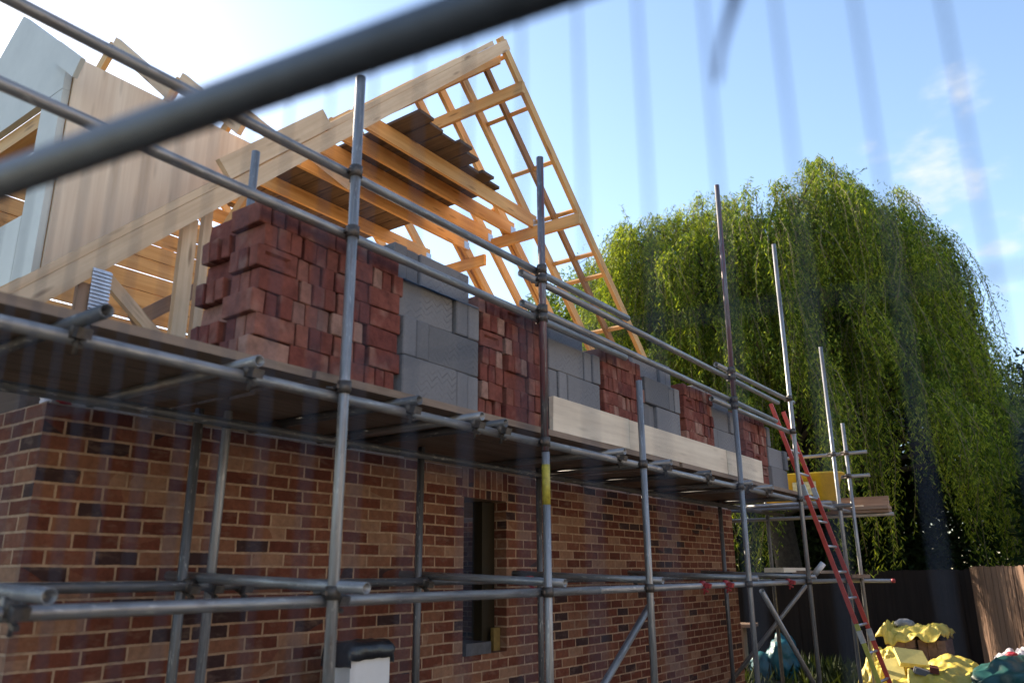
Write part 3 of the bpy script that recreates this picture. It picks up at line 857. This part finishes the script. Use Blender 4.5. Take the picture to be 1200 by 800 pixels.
def sheet(name, c, s, top, mat, label, cat, seed, edge=.9, rz=0.0):
    """Sheet thrown over a pile: high in the middle, folds, hanging edges."""
    m = MB(); vs, fs = [], []; n1, n2 = 96, 76
    for j in range(n2):
        for i in range(n1):
            u, v = i / (n1 - 1) * 2 - 1, j / (n2 - 1) * 2 - 1
            w = max(abs(u) ** 1.0, abs(v))
            h = top(u, v)
            k = V((u * 2.2 + seed, v * 2.2, seed)); f = 1 - abs(mnoise.noise(k)) * 2
            h += .05 * mnoise.noise(k * 1.4) + .035 * max(0, f) + .03 * mnoise.noise(k * 3) + .045 * max(0, .35 - abs(mnoise.noise(V((u * 2.2 + v * 1.4 + seed, u * .7 - v * 3.1, seed * 2))))) 
            if w > edge: h -= (w - edge) / (1 - edge) * s[2] * (.8 + .6 * mnoise.noise(V((u * 3, v * 3, seed + 5))) )
            x, y = u * s[0] / 2, v * s[1] / 2
            x += .04 * mnoise.noise(k + V((9, 0, 0))); y += .04 * mnoise.noise(k + V((0, 9, 0)))
            ca, sa = math.cos(rz), math.sin(rz)
            vs.append((x * ca - y * sa, x * sa + y * ca, max(.015, h)))
    for j in range(n2 - 1):
        for i in range(n1 - 1): a = j * n1 + i; fs.append((a, a + 1, a + n1 + 1, a + n1))
    m.add(vs, fs, None, True); o = m.build(name, M[mat]); o.location = c
    md = o.modifiers.new('thick', 'SOLIDIFY'); md.thickness = .006
    tag(o, label, cat); return o

# brown brick packs under the yellow sheet
pack_mat = brick_wall_mat('brown_pack', .225, .075)
for (x, y, w, h, lab) in ((-2.42, 12.55, .36, .74, 'pack of brown bricks under the near end of the yellow sheet'), (-2.05, 12.60, .34, .80, 'pack of brown bricks under the high end of the yellow sheet')):
    m = MB()
    for k in range(int(h / .105)):
        for q in range(3):
            for d_ in range(3):
                box(m, (x - w / 2 + (q + .5) * w / 3, y - .3 + d_ * .2, .052 + k * .105), (w / 3 - .006, .19, .10), .003)
    tag(m.build('brick_pack', plain('brown_brick', (.16, .10, .085), .9, 0, .3, 20)), lab, 'brick pack')
sheet('yellow_sheet', (-2.28, 12.55, 0), (.84, .9, .16), lambda u, v: .84 + .05 * u - .03 * abs(v) + (.10 if u < -.75 else 0), 'yellow_tarp', 'crumpled yellow plastic sheet draped over the brown brick packs', 'plastic sheet', 3.0, .8)
lump('grey_lump', (-2.45, 12.75, .86), (.13, .10, .07), 'stone', 'grey lump weighing down the yellow sheet', 'stone', 4, .12, 2, 4, None, 3)
sheet('yellow_sheet', (-1.95, 11.55, 0), (1.15, .95, .30), lambda u, v: .40 + .20 * max(0, 1 - abs(u - .35) * 1.3) * max(0, 1 - abs(v - .2)) - .10 * (u < -.4), 'yellow_tarp', 'rumpled yellow plastic sheet heaped on the ground by the green bag', 'plastic sheet', 11.0, .78)
sheet('yellow_sheet', (-2.55, 11.75, 0), (.55, .70, .2), lambda u, v: .50 + .15 * (v), 'yellow_tarp', 'yellow plastic sheet hanging down beside the ladder foot', 'plastic sheet', 21.0, .75)
def slab(loc, s, rot, mat, label, cat, name):
    m = MB(); box(m, (0, 0, 0), s, .006, 0); o = m.build(name, M[mat]); o.location = loc; o.rotation_euler = rot; tag(o, label, cat); return o
slab((-2.20, 11.55, .56), (.34, .30, .06), (.55, .12, .5), 'yellow_foam', 'square yellow insulation piece tilted on the yellow heap', 'insulation', 'insulation_piece')
slab((-2.38, 11.40, .42), (.22, .34, .05), (.7, -.1, .2), 'yellow_foam', 'long yellow insulation piece leaning beside the ladder foot', 'insulation', 'insulation_piece')
slab((-2.02, 11.22, .44), (.20, .09, .065), (.2, .25, .5), 'block', 'grey brick lying on the yellow heap', 'brick', 'grey_brick')
slab((-1.90, 11.24, .47), (.09, .10, .065), (.2, .1, .2), 'brick', 'brown half brick beside the grey brick on the yellow heap', 'brick', 'half_brick')
lump('green_sheeting', (-1.05, 11.3, 0), (.55, .6, .42), 'green_bag', 'dark green sheeting bundle at the right end of the yellow heap', 'sheeting', 6, .22, 2.0, 3.5)
lump('plastic_sack', (-1.20, 12.0, .0), (.22, .2, .42), 'trash', 'white printed plastic sack behind the green sheeting', 'sack', 8, .25, 2.5, 4)
lump('plastic_sack', (-1.0, 12.1, .0), (.18, .17, .46), 'trash', 'white plastic sack highest behind the green sheeting', 'sack', 18, .25, 2.5, 4)
lump('plastic_wrapper', (-1.13, 11.86, .60), (.07, .06, .04), 'red_plastic', 'red plastic wrapper on top of the white sacks', 'wrapper', 28, .3, 3, 4, None, 3)
lump('grey_rubble', (-2.52, 10.75, .0), (.22, .20, .19), 'stone', 'grey rubble lump at the foot of the ladder', 'stone', 9, .18, 2, 4, None, 3)
lump('teal_sheeting', (-4.40, 13.4, 0), (.27, .25, .42), 'teal_tarp', 'teal sheeting bundle on the ground behind the scaffold', 'sheeting', 12, .25, 2, 3.5)
lump('teal_sheeting', (-4.72, 13.3, 0), (.25, .25, .26), 'teal_tarp', 'small teal sheeting heap beside the larger teal bundle', 'sheeting', 14, .25, 2, 3.5, None, 3)
board((-5.1, 12.9, .80), (.9, .5, .05), .2, 'timber', 'brown sheet board on trestles behind the scaffold')
for k, xx in enumerate((-5.4, -4.85)): board((xx, 12.9, .385), (.06, .4, .77), .2, 'timber', 'timber trestle leg frame under the brown sheet board' if k else 'timber trestle frame at the house end of the brown sheet board', 2, 0, 'trestle', 'trestle')
sk = tag(empty('plastic_scrap', (-4.05, 1.76, 2.40)), 'red and white plastic scrap on top of the wall corner', 'plastic scrap')
a_ = lump('white_piece', (0, 0, 0), (.05, .05, .05), 'trash', None, None, 31, .3, 3, 4, None, 3); a_.parent = sk
b_ = lump('red_piece', (.07, .02, 0), (.045, .05, .045), 'red_plastic', None, None, 33, .3, 3, 4, None, 3); b_.parent = sk

# ------------------------------------------------------------------ wooden fences
def wood_fence(p0, p1, h, label, seed, mat='fence'):
    rr = random.Random(seed)
    p0, p1 = V(p0), V(p1); d = (p1 - p0); L = d.length; d.normalize(); nrm = V((d.y, -d.x, 0))
    f = tag(empty('wooden_fence', p0), label, 'fence')
    m = MB(); x = 0
    while x < L:
        w = .118
        hh = h + rr.uniform(-.012, .012)
        a = p0 + d * (x + w / 2) + nrm * rr.uniform(0, .012)
        beam(m, a, a + V((rr.uniform(-.004, .004), rr.uniform(-.004, .004), hh)), nrm, w, .016)
        x += .104
    part(m, 'board_panel', M[mat], f)
    for k in range(int(L / 1.8) + 1):
        a = p0 + d * (k * 1.8) - nrm * .07
        m = MB(); beam(m, a, a + V((0, 0, h - .05)), nrm, .09, .09); part(m, 'fence_post', M[mat], f)
    for z in (.35, h - .3):
        m = MB(); beam(m, p0 - nrm * .035 + V((0, 0, z)), p1 - nrm * .035 + V((0, 0, z)), (0, 0, 1), .05, .07); part(m, 'rail', M[mat], f)
wood_fence((-12.5, 15.02, 0), (-1.84, 15.02, 0), 1.62, 'dark boarded garden fence in shade under the willow', 3, 'fence_shaded')
wood_fence((-1.80, 14.98, 0), (.30, 8.6, 0), 1.66, 'brown boarded garden fence catching the sun beside the green sheeting', 4)

# ------------------------------------------------------------------ leaves
def leaves_mesh(name, P, D, N, length, width, mat, parent):
    """P base points, D leaf directions, N side vectors (numpy n x 3)."""
    n = len(P)
    L = length[:, None]; W = width[:, None]
    mid = P + D * L * .5
    v = np.empty((n, 4, 3), dtype=np.float32)
    v[:, 0] = P; v[:, 1] = mid + N * W * .5; v[:, 2] = P + D * L; v[:, 3] = mid - N * W * .5
    me = bpy.data.meshes.new(name)
    me.vertices.add(n * 4); me.vertices.foreach_set('co', v.ravel())
    me.loops.add(n * 4); me.loops.foreach_set('vertex_index', np.arange(n * 4, dtype=np.int32))
    me.polygons.add(n); me.polygons.foreach_set('loop_start', np.arange(0, n * 4, 4, dtype=np.int32))
    me.polygons.foreach_set('loop_total', np.full(n, 4, dtype=np.int32))
    me.update(calc_edges=True)
    me.materials.append(mat); o = bpy.data.objects.new(name, me); COL.objects.link(o)
    if parent: o.parent = parent; o.matrix_parent_inverse = Matrix.Translation(-V(parent.location))
    return o
def unit(a): return a / np.maximum(1e-6, np.linalg.norm(a, axis=1))[:, None]

nr = np.random.default_rng(5)
# --- weeping willow
WC = np.array([-5.8, 18.4]); WR = 4.38
wil = tag(empty('willow_tree', (WC[0], WC[1], 0)), 'large weeping willow with sunlit yellow-green left side behind the fence', 'tree')
def wtop(x, y):
    rho = math.hypot(x - WC[0], y - WC[1]) / WR
    z = 9.85 + .50 * math.exp(-((x + 3.0) / 1.1) ** 2) + .25 * math.exp(-((x + 7.2) / .9) ** 2) - .45 * math.exp(-((x + 5.3) / .6) ** 2)
    z += .75 * mnoise.noise(V((x * .95, y * .95, 4.2))) + .35 * mnoise.noise(V((x * 2.3, y * 2.3, 1.2)))
    return z - 2.3 * min(1.15, rho) ** 4
m = MB()
sweep(m, [(WC[0], WC[1], -.1), (WC[0] + .1, WC[1], 1.2), (WC[0] - .05, WC[1] + .1, 2.8), (WC[0], WC[1], 4.0)], [.42, .30, .27, .24], 12)
part(m, 'trunk', M['bark'], wil)
# frond clumps: each hangs from the end of one limb
m = MB(); clumps = []
NC = 140
for k in range(NC):
    th = 2 * math.pi * (k * .618034 % 1) + rnd.uniform(-.12, .12); rho = math.sqrt((k + .6) / NC) * rnd.uniform(.93, 1.04)
    x, y = WC[0] + math.cos(th) * rho * WR, WC[1] + math.sin(th) * rho * WR
    zt = wtop(x, y)
    tiers = [0, 2.4] if rho < .5 else ([0, 2.3] if rho < .8 else [0, 1.9, 3.9])
    for ti, dz in enumerate(tiers):
        f = 1 + .05 * ti
        cx, cy = WC[0] + (x - WC[0]) * f + rnd.uniform(-.3, .3) * ti, WC[1] + (y - WC[1]) * f + rnd.uniform(-.3, .3) * ti
        cz = zt - dz * rnd.uniform(.8, 1.15) - rnd.uniform(0, .45)
        clumps.append((cx, cy, cz, rho, ti))
        a = V((WC[0], WC[1], rnd.uniform(2.8, 4.0))); e = V((cx, cy, cz - .1)); pts = []
        for t in (0, .25, .5, .75, .93, 1):
            q = a.lerp(e, t); q.z = a.z + (e.z - a.z) * (1 - (1 - t) ** 1.9)
            if 0 < t < .93: q += V((rnd.uniform(-.18, .18), rnd.uniform(-.18, .18), 0))
            pts.append(q)
        sweep(m, pts, [.10, .075, .055, .035, .018, .01], 6)
part(m, 'limbs', M['bark'], wil)
P, D, N, LL, WW = [], [], [], [], []
tm = MB()
for (cx, cy, cz, rho, ti) in clumps:
    ns = int(nr.uniform(24, 52)); spread = nr.uniform(.20, .44)
    lbase = nr.uniform(1.6, 4.6) if rho > .55 else nr.uniform(1.0, 3.0)
    dx, dy = cx - WC[0], cy - WC[1]; rad = max(.3, math.hypot(dx, dy)); od0 = np.array([dx, dy]) / rad
    sway = nr.normal(0, .22, 2)
    for q in range(ns):
        r_ = spread * abs(nr.normal(0, .75)); an = nr.random() * 2 * math.pi
        x, y = cx + r_ * math.cos(an), cy + r_ * math.sin(an)
        z = cz + .16 - r_ * r_ * 1.1 + nr.normal(0, .10)
        ln = lbase * max(.25, 1 - .9 * r_) * nr.uniform(.55, 1.1)
        ln = min(ln, z - 1.5)
        if ln < .35: continue
        od = od0 + nr.normal(0, .55, 2); out = nr.uniform(.08, .55)
        n = int(ln / .030); t = np.linspace(0, 1, n); sl = t * ln
        ph = nr.random() * 6
        px = x + od[0] * out * (1 - np.exp(-sl * 1.6)) + sway[0] * t * t + .05 * np.sin(sl * 2.3 + ph)
        py = y + od[1] * out * (1 - np.exp(-sl * 1.6)) + sway[1] * t * t + .05 * np.cos(sl * 1.9 + ph)
        pz = z + nr.uniform(.05, .28) * np.sin(np.minimum(1, sl / .5) * math.pi) * np.exp(-sl) - sl
        p = np.stack([px, py, pz], 1)
        if q % 3 == 0 and n > 30:
            kk = list(range(0, n, 14)); sweep(tm, [tuple(p[i_]) for i_ in kk], [.007] * len(kk), 3)
        P.append(p + nr.normal(0, .022, (n, 3)))
        az = nr.random(n) * 2 * math.pi
        D.append(unit(np.stack([np.cos(az) * .7, np.sin(az) * .7, -nr.uniform(.4, 1.4, n)], 1)))
        LL.append(nr.uniform(.06, .125, n)); WW.append(nr.uniform(.014, .025, n))
    # a few upright shoots over the top clumps
    if ti == 0 and rho < .75:
        for q in range(int(nr.integers(1, 5))):
            ln = nr.uniform(.35, .95); n = int(ln / .022); t = np.linspace(0, 1, n); lean = nr.normal(0, .35, 2)
            x, y = cx + nr.normal(0, .25), cy + nr.normal(0, .25)
            p = np.stack([x + lean[0] * t, y + lean[1] * t, cz - .25 + ln * t - .2 * t * t], 1)
            sweep(tm, [tuple(p[0]), tuple(p[n // 2]), tuple(p[-1])], [.009, .007, .004], 3)
            P.append(p + nr.normal(0, .02, (n, 3))); az = nr.random(n) * 2 * math.pi
            D.append(unit(np.stack([np.cos(az), np.sin(az), nr.uniform(-.6, .6, n)], 1))); LL.append(nr.uniform(.06, .12, n)); WW.append(nr.uniform(.016, .028, n))
part(tm, 'twigs', M['twig'], wil)
P = np.concatenate(P); D = np.concatenate(D); LL = np.concatenate(LL); WW = np.concatenate(WW)
N = unit(np.cross(D, nr.normal(0, 1, D.shape)))
leaves_mesh('crown', P, D, N, LL, WW, M['willow'], wil)

def round_tree(name, c, rad, zc, nclu, nleaf, label, mat, seed, lsz=.11, trunk=True):
    r = np.random.default_rng(seed)
    t = tag(empty(name, (c[0], c[1], 0)), label, 'tree' if 'tree' in name else 'hedge')
    if trunk:
        mb = MB(); sweep(mb, [(c[0], c[1], -.1), (c[0] + .1, c[1], zc * .4), (c[0], c[1], zc * .8)], [.32, .24, .14], 10)
        for k in range(12):
            an = k * 2.4; sweep(mb, [(c[0], c[1], zc * (.35 + .03 * k)), (c[0] + math.cos(an) * rad[0] * .4, c[1] + math.sin(an) * rad[1] * .4, zc * .8), (c[0] + math.cos(an) * rad[0] * .75, c[1] + math.sin(an) * rad[1] * .75, zc + rad[2] * .3 * math.sin(k))], [.12, .07, .025], 6)
        part(mb, 'trunk', M['bark'], t)
    u = unit(r.normal(0, 1, (nclu, 3))); q = r.random(nclu)[:, None] ** .45
    cc = np.array([c[0], c[1], zc]) + u * q * np.array(rad)
    idx = r.integers(nclu, size=nleaf)
    sz = (r.uniform(.5, 1.0, nclu) * .24 * np.mean(rad))[idx][:, None]
    p = cc[idx] + unit(r.normal(0, 1, (nleaf, 3))) * r.random(nleaf)[:, None] ** .5 * sz
    p[:, 2] = np.maximum(p[:, 2], .05)
    d = unit(r.normal(0, 1, (nleaf, 3)) + np.array([0, 0, -.5])); n_ = unit(np.cross(d, r.normal(0, 1, d.shape)))
    leaves_mesh('crown', p, d, n_, r.uniform(.7, 1.3, nleaf) * lsz, r.uniform(.35, .55, nleaf) * lsz, M[mat], t)
    return t
round_tree('green_tree', (-15.6, 26.0), (4.6, 3.2, 4.6), 8.7, 130, 60000, 'green leafy tree seen through the roof rafters', 'leaf', 3, .16)
round_tree('green_tree', (-14.8, 2.1), (2.4, 2.1, 4.8), 8.2, 150, 80000, 'unseen tall tree added beyond the left end of the house to shade the mesh fence', 'leaf', 13, .17)  # out-of-view tree, added to keep the sun off the near mesh fence
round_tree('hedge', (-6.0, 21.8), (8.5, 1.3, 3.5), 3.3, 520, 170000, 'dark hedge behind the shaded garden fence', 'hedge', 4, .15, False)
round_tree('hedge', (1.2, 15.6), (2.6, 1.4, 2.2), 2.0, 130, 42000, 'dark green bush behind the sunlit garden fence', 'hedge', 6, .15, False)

# unseen houses added across the road to bounce warm light onto the gable
render = plain('cream_render', (.54, .47, .40), .9, 0, .06, 3, .1)
tiles = plain('brown_roof_tiles', (.17, .09, .065), .8, 0, .25, 9, .4)
glass = plain('window_glass', (.03, .035, .04), .08, 0, .1, 2)
def far_house(y0, y1, lab):
    h = tag(empty('added_neighbour_house', (13.5, (y0 + y1) / 2, 0)), lab, 'house')
    m = MB(); box(m, (13.5, (y0 + y1) / 2, 2.8), (6.0, y1 - y0, 5.6)); part(m, 'wall', render, h)
    m = MB(); prism(m, [(10.1, 5.55), (16.9, 5.55), (13.5, 8.6)], 'y', y0 - .25, y1 + .25); rf = part(m, 'roof', tiles, h)
    m = MB(); box(m, (14.6, y1 - 1.0, 8.6), (.6, .9, 1.8), 0, 2); part(m, 'chimney', tiles, rf)
    n = 3
    for k in range(n):
        yc = y0 + (k + .5) * (y1 - y0) / n
        for z in (1.6, 4.2):
            if z < 2 and k == 1:
                m = MB(); box(m, (10.47, yc, 1.05), (.07, .95, 2.1), 0, 2); part(m, 'door', M['green_bag'], h); continue
            m = MB()
            for (dy, dz, sy, sz) in ((0, .58, 1.4, .07), (0, -.58, 1.4, .07), (-.67, 0, .07, 1.1), (.67, 0, .07, 1.1), (0, 0, .06, 1.1)):
                box(m, (10.47, yc + dy, z + dz), (.08, sy - .004, sz), 0, 1)
            w_ = part(m, 'window', M['white_plastic'], h)
            m = MB(); box(m, (10.485, yc, z), (.02, 1.28, 1.1)); part(m, 'pane', glass, w_)
far_house(-9.0, 1.2, 'unseen cream house added across the road to bounce light onto the gable wall')
far_house(3.2, 13.2, 'unseen cream house added across the road beside the sunlit garden fence to bounce light')

# weeds on the yard
n = 3000
p = np.stack([nr.uniform(-7.5, -2.3, n), nr.uniform(11.9, 14.9, n), np.full(n, -.02)], 1)
cl = np.array([mnoise.noise(V((a * .9, b * .9, 3))) for a, b, _ in p]); p = p[cl > -.1]
d = unit(np.concatenate([nr.normal(0, .5, (len(p), 2)), nr.uniform(.5, 1.2, (len(p), 1))], 1)); n_ = unit(np.cross(d, nr.normal(0, 1, d.shape)))
tag(leaves_mesh('weeds', p, d, n_, nr.uniform(.12, .42, len(p)), nr.uniform(.02, .06, len(p)), M['weed'], None), kind='stuff')

# ------------------------------------------------------------------ temporary mesh fence right in front
def fpt(u, z): return V((-.966 + u * .98755, .326 + u * .15728, z))
tf = tag(empty('temporary_fence', fpt(.8, 0)), 'grey tube and wire mesh site fence crossing close in front of the scaffold', 'fence')
def fprt(mb, name, mat): return part(mb, name, M[mat], tf)
U0, U1 = -.92, 2.52
m = MB(); tube(m, fpt(U0, 2.04), fpt(U1, 2.04), .0205, 24, False); fprt(m, 'top_rail', 'rail_paint')
m = MB(); tube(m, fpt(U0, .13), fpt(U1, .13), .0205, 16, False); fprt(m, 'bottom_rail', 'rail_paint')
for u in (U0, U1):
    m = MB(); tube(m, fpt(u, .0), fpt(u, 2.08), .0205, 16, False); fprt(m, 'side_post', 'rail_paint')
    m = MB(); c = fpt(u, .06); box(m, c, (.22, .60, .12)); ft = fprt(m, 'block_foot', 'stone')
u = .861 - .0468 * 37
while u < U1 - .02:
    m = MB(); tube(m, fpt(u, .13), fpt(u, 2.04), 0.00105, 6, False); fprt(m, 'vertical_wire', 'wire'); u += .0468
for z in (.35, .70, 1.05, 1.40, 1.755):
    m = MB(); a = fpt(U0, z) + V((0, .0034, 0)); b = fpt(U1, z) + V((0, .0034, 0)); tube(m, a, b, 0.0009, 6, False); fprt(m, 'horizontal_wire', 'wire')
# plastic tie hanging from the rail
m = MB(); vs, fs = [], []
path = []
c = fpt(.838, 2.04); tdir = (fpt(1, 2) - fpt(0, 2)).normalized(); nd = V((tdir.y, -tdir.x, 0))
for k in range(13):
    an = R(-90 + 360 * k / 12); path.append(c + (nd * math.cos(an) + V((0, 0, 1)) * math.sin(an)) * .0235)
for k in range(14):
    t = k / 13; path.append(c + V((0, 0, -.0235 - .098 * t)) + tdir * (-.012 * t + .006 * math.sin(t * 5)) + nd * .004 * math.sin(t * 4))
for i, q in enumerate(path):
    tw_ = 0 if i < 13 else (i - 13) * .09
    w = (tdir * math.cos(tw_) + nd * math.sin(tw_)) * .0058
    vs += [q - w, q + w]
for i in range(len(path) - 1): fs.append((2 * i, 2 * i + 1, 2 * i + 3, 2 * i + 2))
m.add(vs, fs, None, True); o = m.build('plastic_tie', M['strap'])
md = o.modifiers.new('thick', 'SOLIDIFY'); md.thickness = .0016
tag(o, 'dark blue plastic tie dangling from the rail of the mesh fence', 'plastic tie')

# ------------------------------------------------------------------ light, sky
SUN_A, SUN_E = 81.0, 28.0        # degrees left of +Y, elevation
w = bpy.data.worlds.new('World'); sc.world = w; w.use_nodes = True
nt = w.node_tree; bg = nt.nodes['Background']
sky = nt.nodes.new('ShaderNodeTexSky'); sky.sky_type = 'NISHITA'; sky.sun_disc = False
sky.sun_elevation = R(SUN_E); sky.sun_rotation = R(-SUN_A); sky.altitude = 60; sky.air_density = 1.0; sky.dust_density = .35; sky.ozone_density = .55
bg.inputs[1].default_value = .13
# a few small fair-weather clouds
tc = nt.nodes.new('ShaderNodeTexCoord')
def cdir(x, y, z): v = V((x, y, z)).normalized(); return v
def wm(op, a, b=0.0):
    nd = nt.nodes.new('ShaderNodeMath'); nd.operation = op
    for i, x in enumerate((a, b)):
        if isinstance(x, bpy.types.NodeSocket): nt.links.new(x, nd.inputs[i])
        else: nd.inputs[i].default_value = x
    return nd.outputs[0]
tot = None
for (d, rad, amt) in ((V((-.083, 1, .452)).normalized(), .075, .9), (V((-.05, 1, .56)).normalized(), .04, .8), (V((-.03, 1, .345)).normalized(), .07, .5), (V((-.15, 1, .50)).normalized(), .05, .35)):
    dt = nt.nodes.new('ShaderNodeVectorMath'); dt.operation = 'DISTANCE'; nt.links.new(tc.outputs['Generated'], dt.inputs[0]); dt.inputs[1].default_value = d
    mk = wm('MAXIMUM', wm('SUBTRACT', 1.0, wm('DIVIDE', dt.outputs['Value'], rad)), 0.0)
    mk = wm('MULTIPLY', mk, amt); tot = mk if tot is None else wm('MAXIMUM', tot, mk)
nz = nt.nodes.new('ShaderNodeTexNoise'); nz.inputs['Scale'].default_value = 26; nz.inputs['Detail'].default_value = 6
mp = nt.nodes.new('ShaderNodeVectorMath'); mp.operation = 'MULTIPLY'; mp.inputs[1].default_value = (1, 1, 2.2); nt.links.new(tc.outputs['Generated'], mp.inputs[0]); nt.links.new(mp.outputs[0], nz.inputs['Vector'])
cf = nt.nodes.new('ShaderNodeMapRange'); cf.interpolation_type = 'SMOOTHSTEP'
nt.links.new(wm('ADD', wm('MULTIPLY', nz.outputs['Fac'], .9), wm('MULTIPLY', tot, .5)), cf.inputs[0]); cf.inputs[1].default_value = .52; cf.inputs[2].default_value = 1.08
fac = wm('MULTIPLY', cf.outputs[0], wm('MINIMUM', wm('MULTIPLY', tot, 4.0), 1.0))
mx = nt.nodes.new('ShaderNodeMix'); mx.data_type = 'RGBA'; nt.links.new(fac, mx.inputs[0]); nt.links.new(sky.outputs[0], mx.inputs[6]); mx.inputs[7].default_value = (2.9, 3.1, 3.4, 1)
nt.links.new(mx.outputs[2], bg.inputs[0])

sd = V((-math.sin(R(SUN_A)) * math.cos(R(SUN_E)), math.cos(R(SUN_A)) * math.cos(R(SUN_E)), math.sin(R(SUN_E))))
ld = bpy.data.lights.new('sun', 'SUN'); ld.energy = 4.9; ld.angle = R(.5); ld.color = (1.0, .86, .66)
lo = bpy.data.objects.new('sun', ld); COL.objects.link(lo); lo.rotation_euler = sd.to_track_quat('Z', 'Y').to_euler(); lo.location = (-20, 0, 20)

# ------------------------------------------------------------------ camera
cd = bpy.data.cameras.new('camera'); cam = bpy.data.objects.new('camera', cd); COL.objects.link(cam); sc.camera = cam
pt, ro, az = .284969987, -.00676761184, .624676799
fw = V((-math.sin(az) * math.cos(pt), math.cos(az) * math.cos(pt), math.sin(pt)))
rt = V((math.cos(az), math.sin(az), 0)); up = rt.cross(fw)
r2 = rt * math.cos(ro) + up * math.sin(ro); u2 = up * math.cos(ro) - rt * math.sin(ro)
mat = Matrix((r2, u2, -fw)).transposed().to_4x4(); mat.translation = (0, 0, 1.6)
cam.matrix_world = mat
cd.sensor_width = 36; cd.lens = 36 * 929.238535 / 1200; cd.clip_start = .05; cd.clip_end = 2000
cd.dof.use_dof = True; cd.dof.focus_distance = 7.2; cd.dof.aperture_fstop = 1.9

sc.view_settings.view_transform = 'Standard'; sc.view_settings.look = 'None'; sc.view_settings.gamma = 1
sc.view_settings.exposure = 1.38
sc.cycles.use_denoising = True
sc.cycles.max_bounces = 10; sc.cycles.diffuse_bounces = 6; sc.cycles.transmission_bounces = 4; sc.cycles.glossy_bounces = 3
print('bricks', nbr[0])
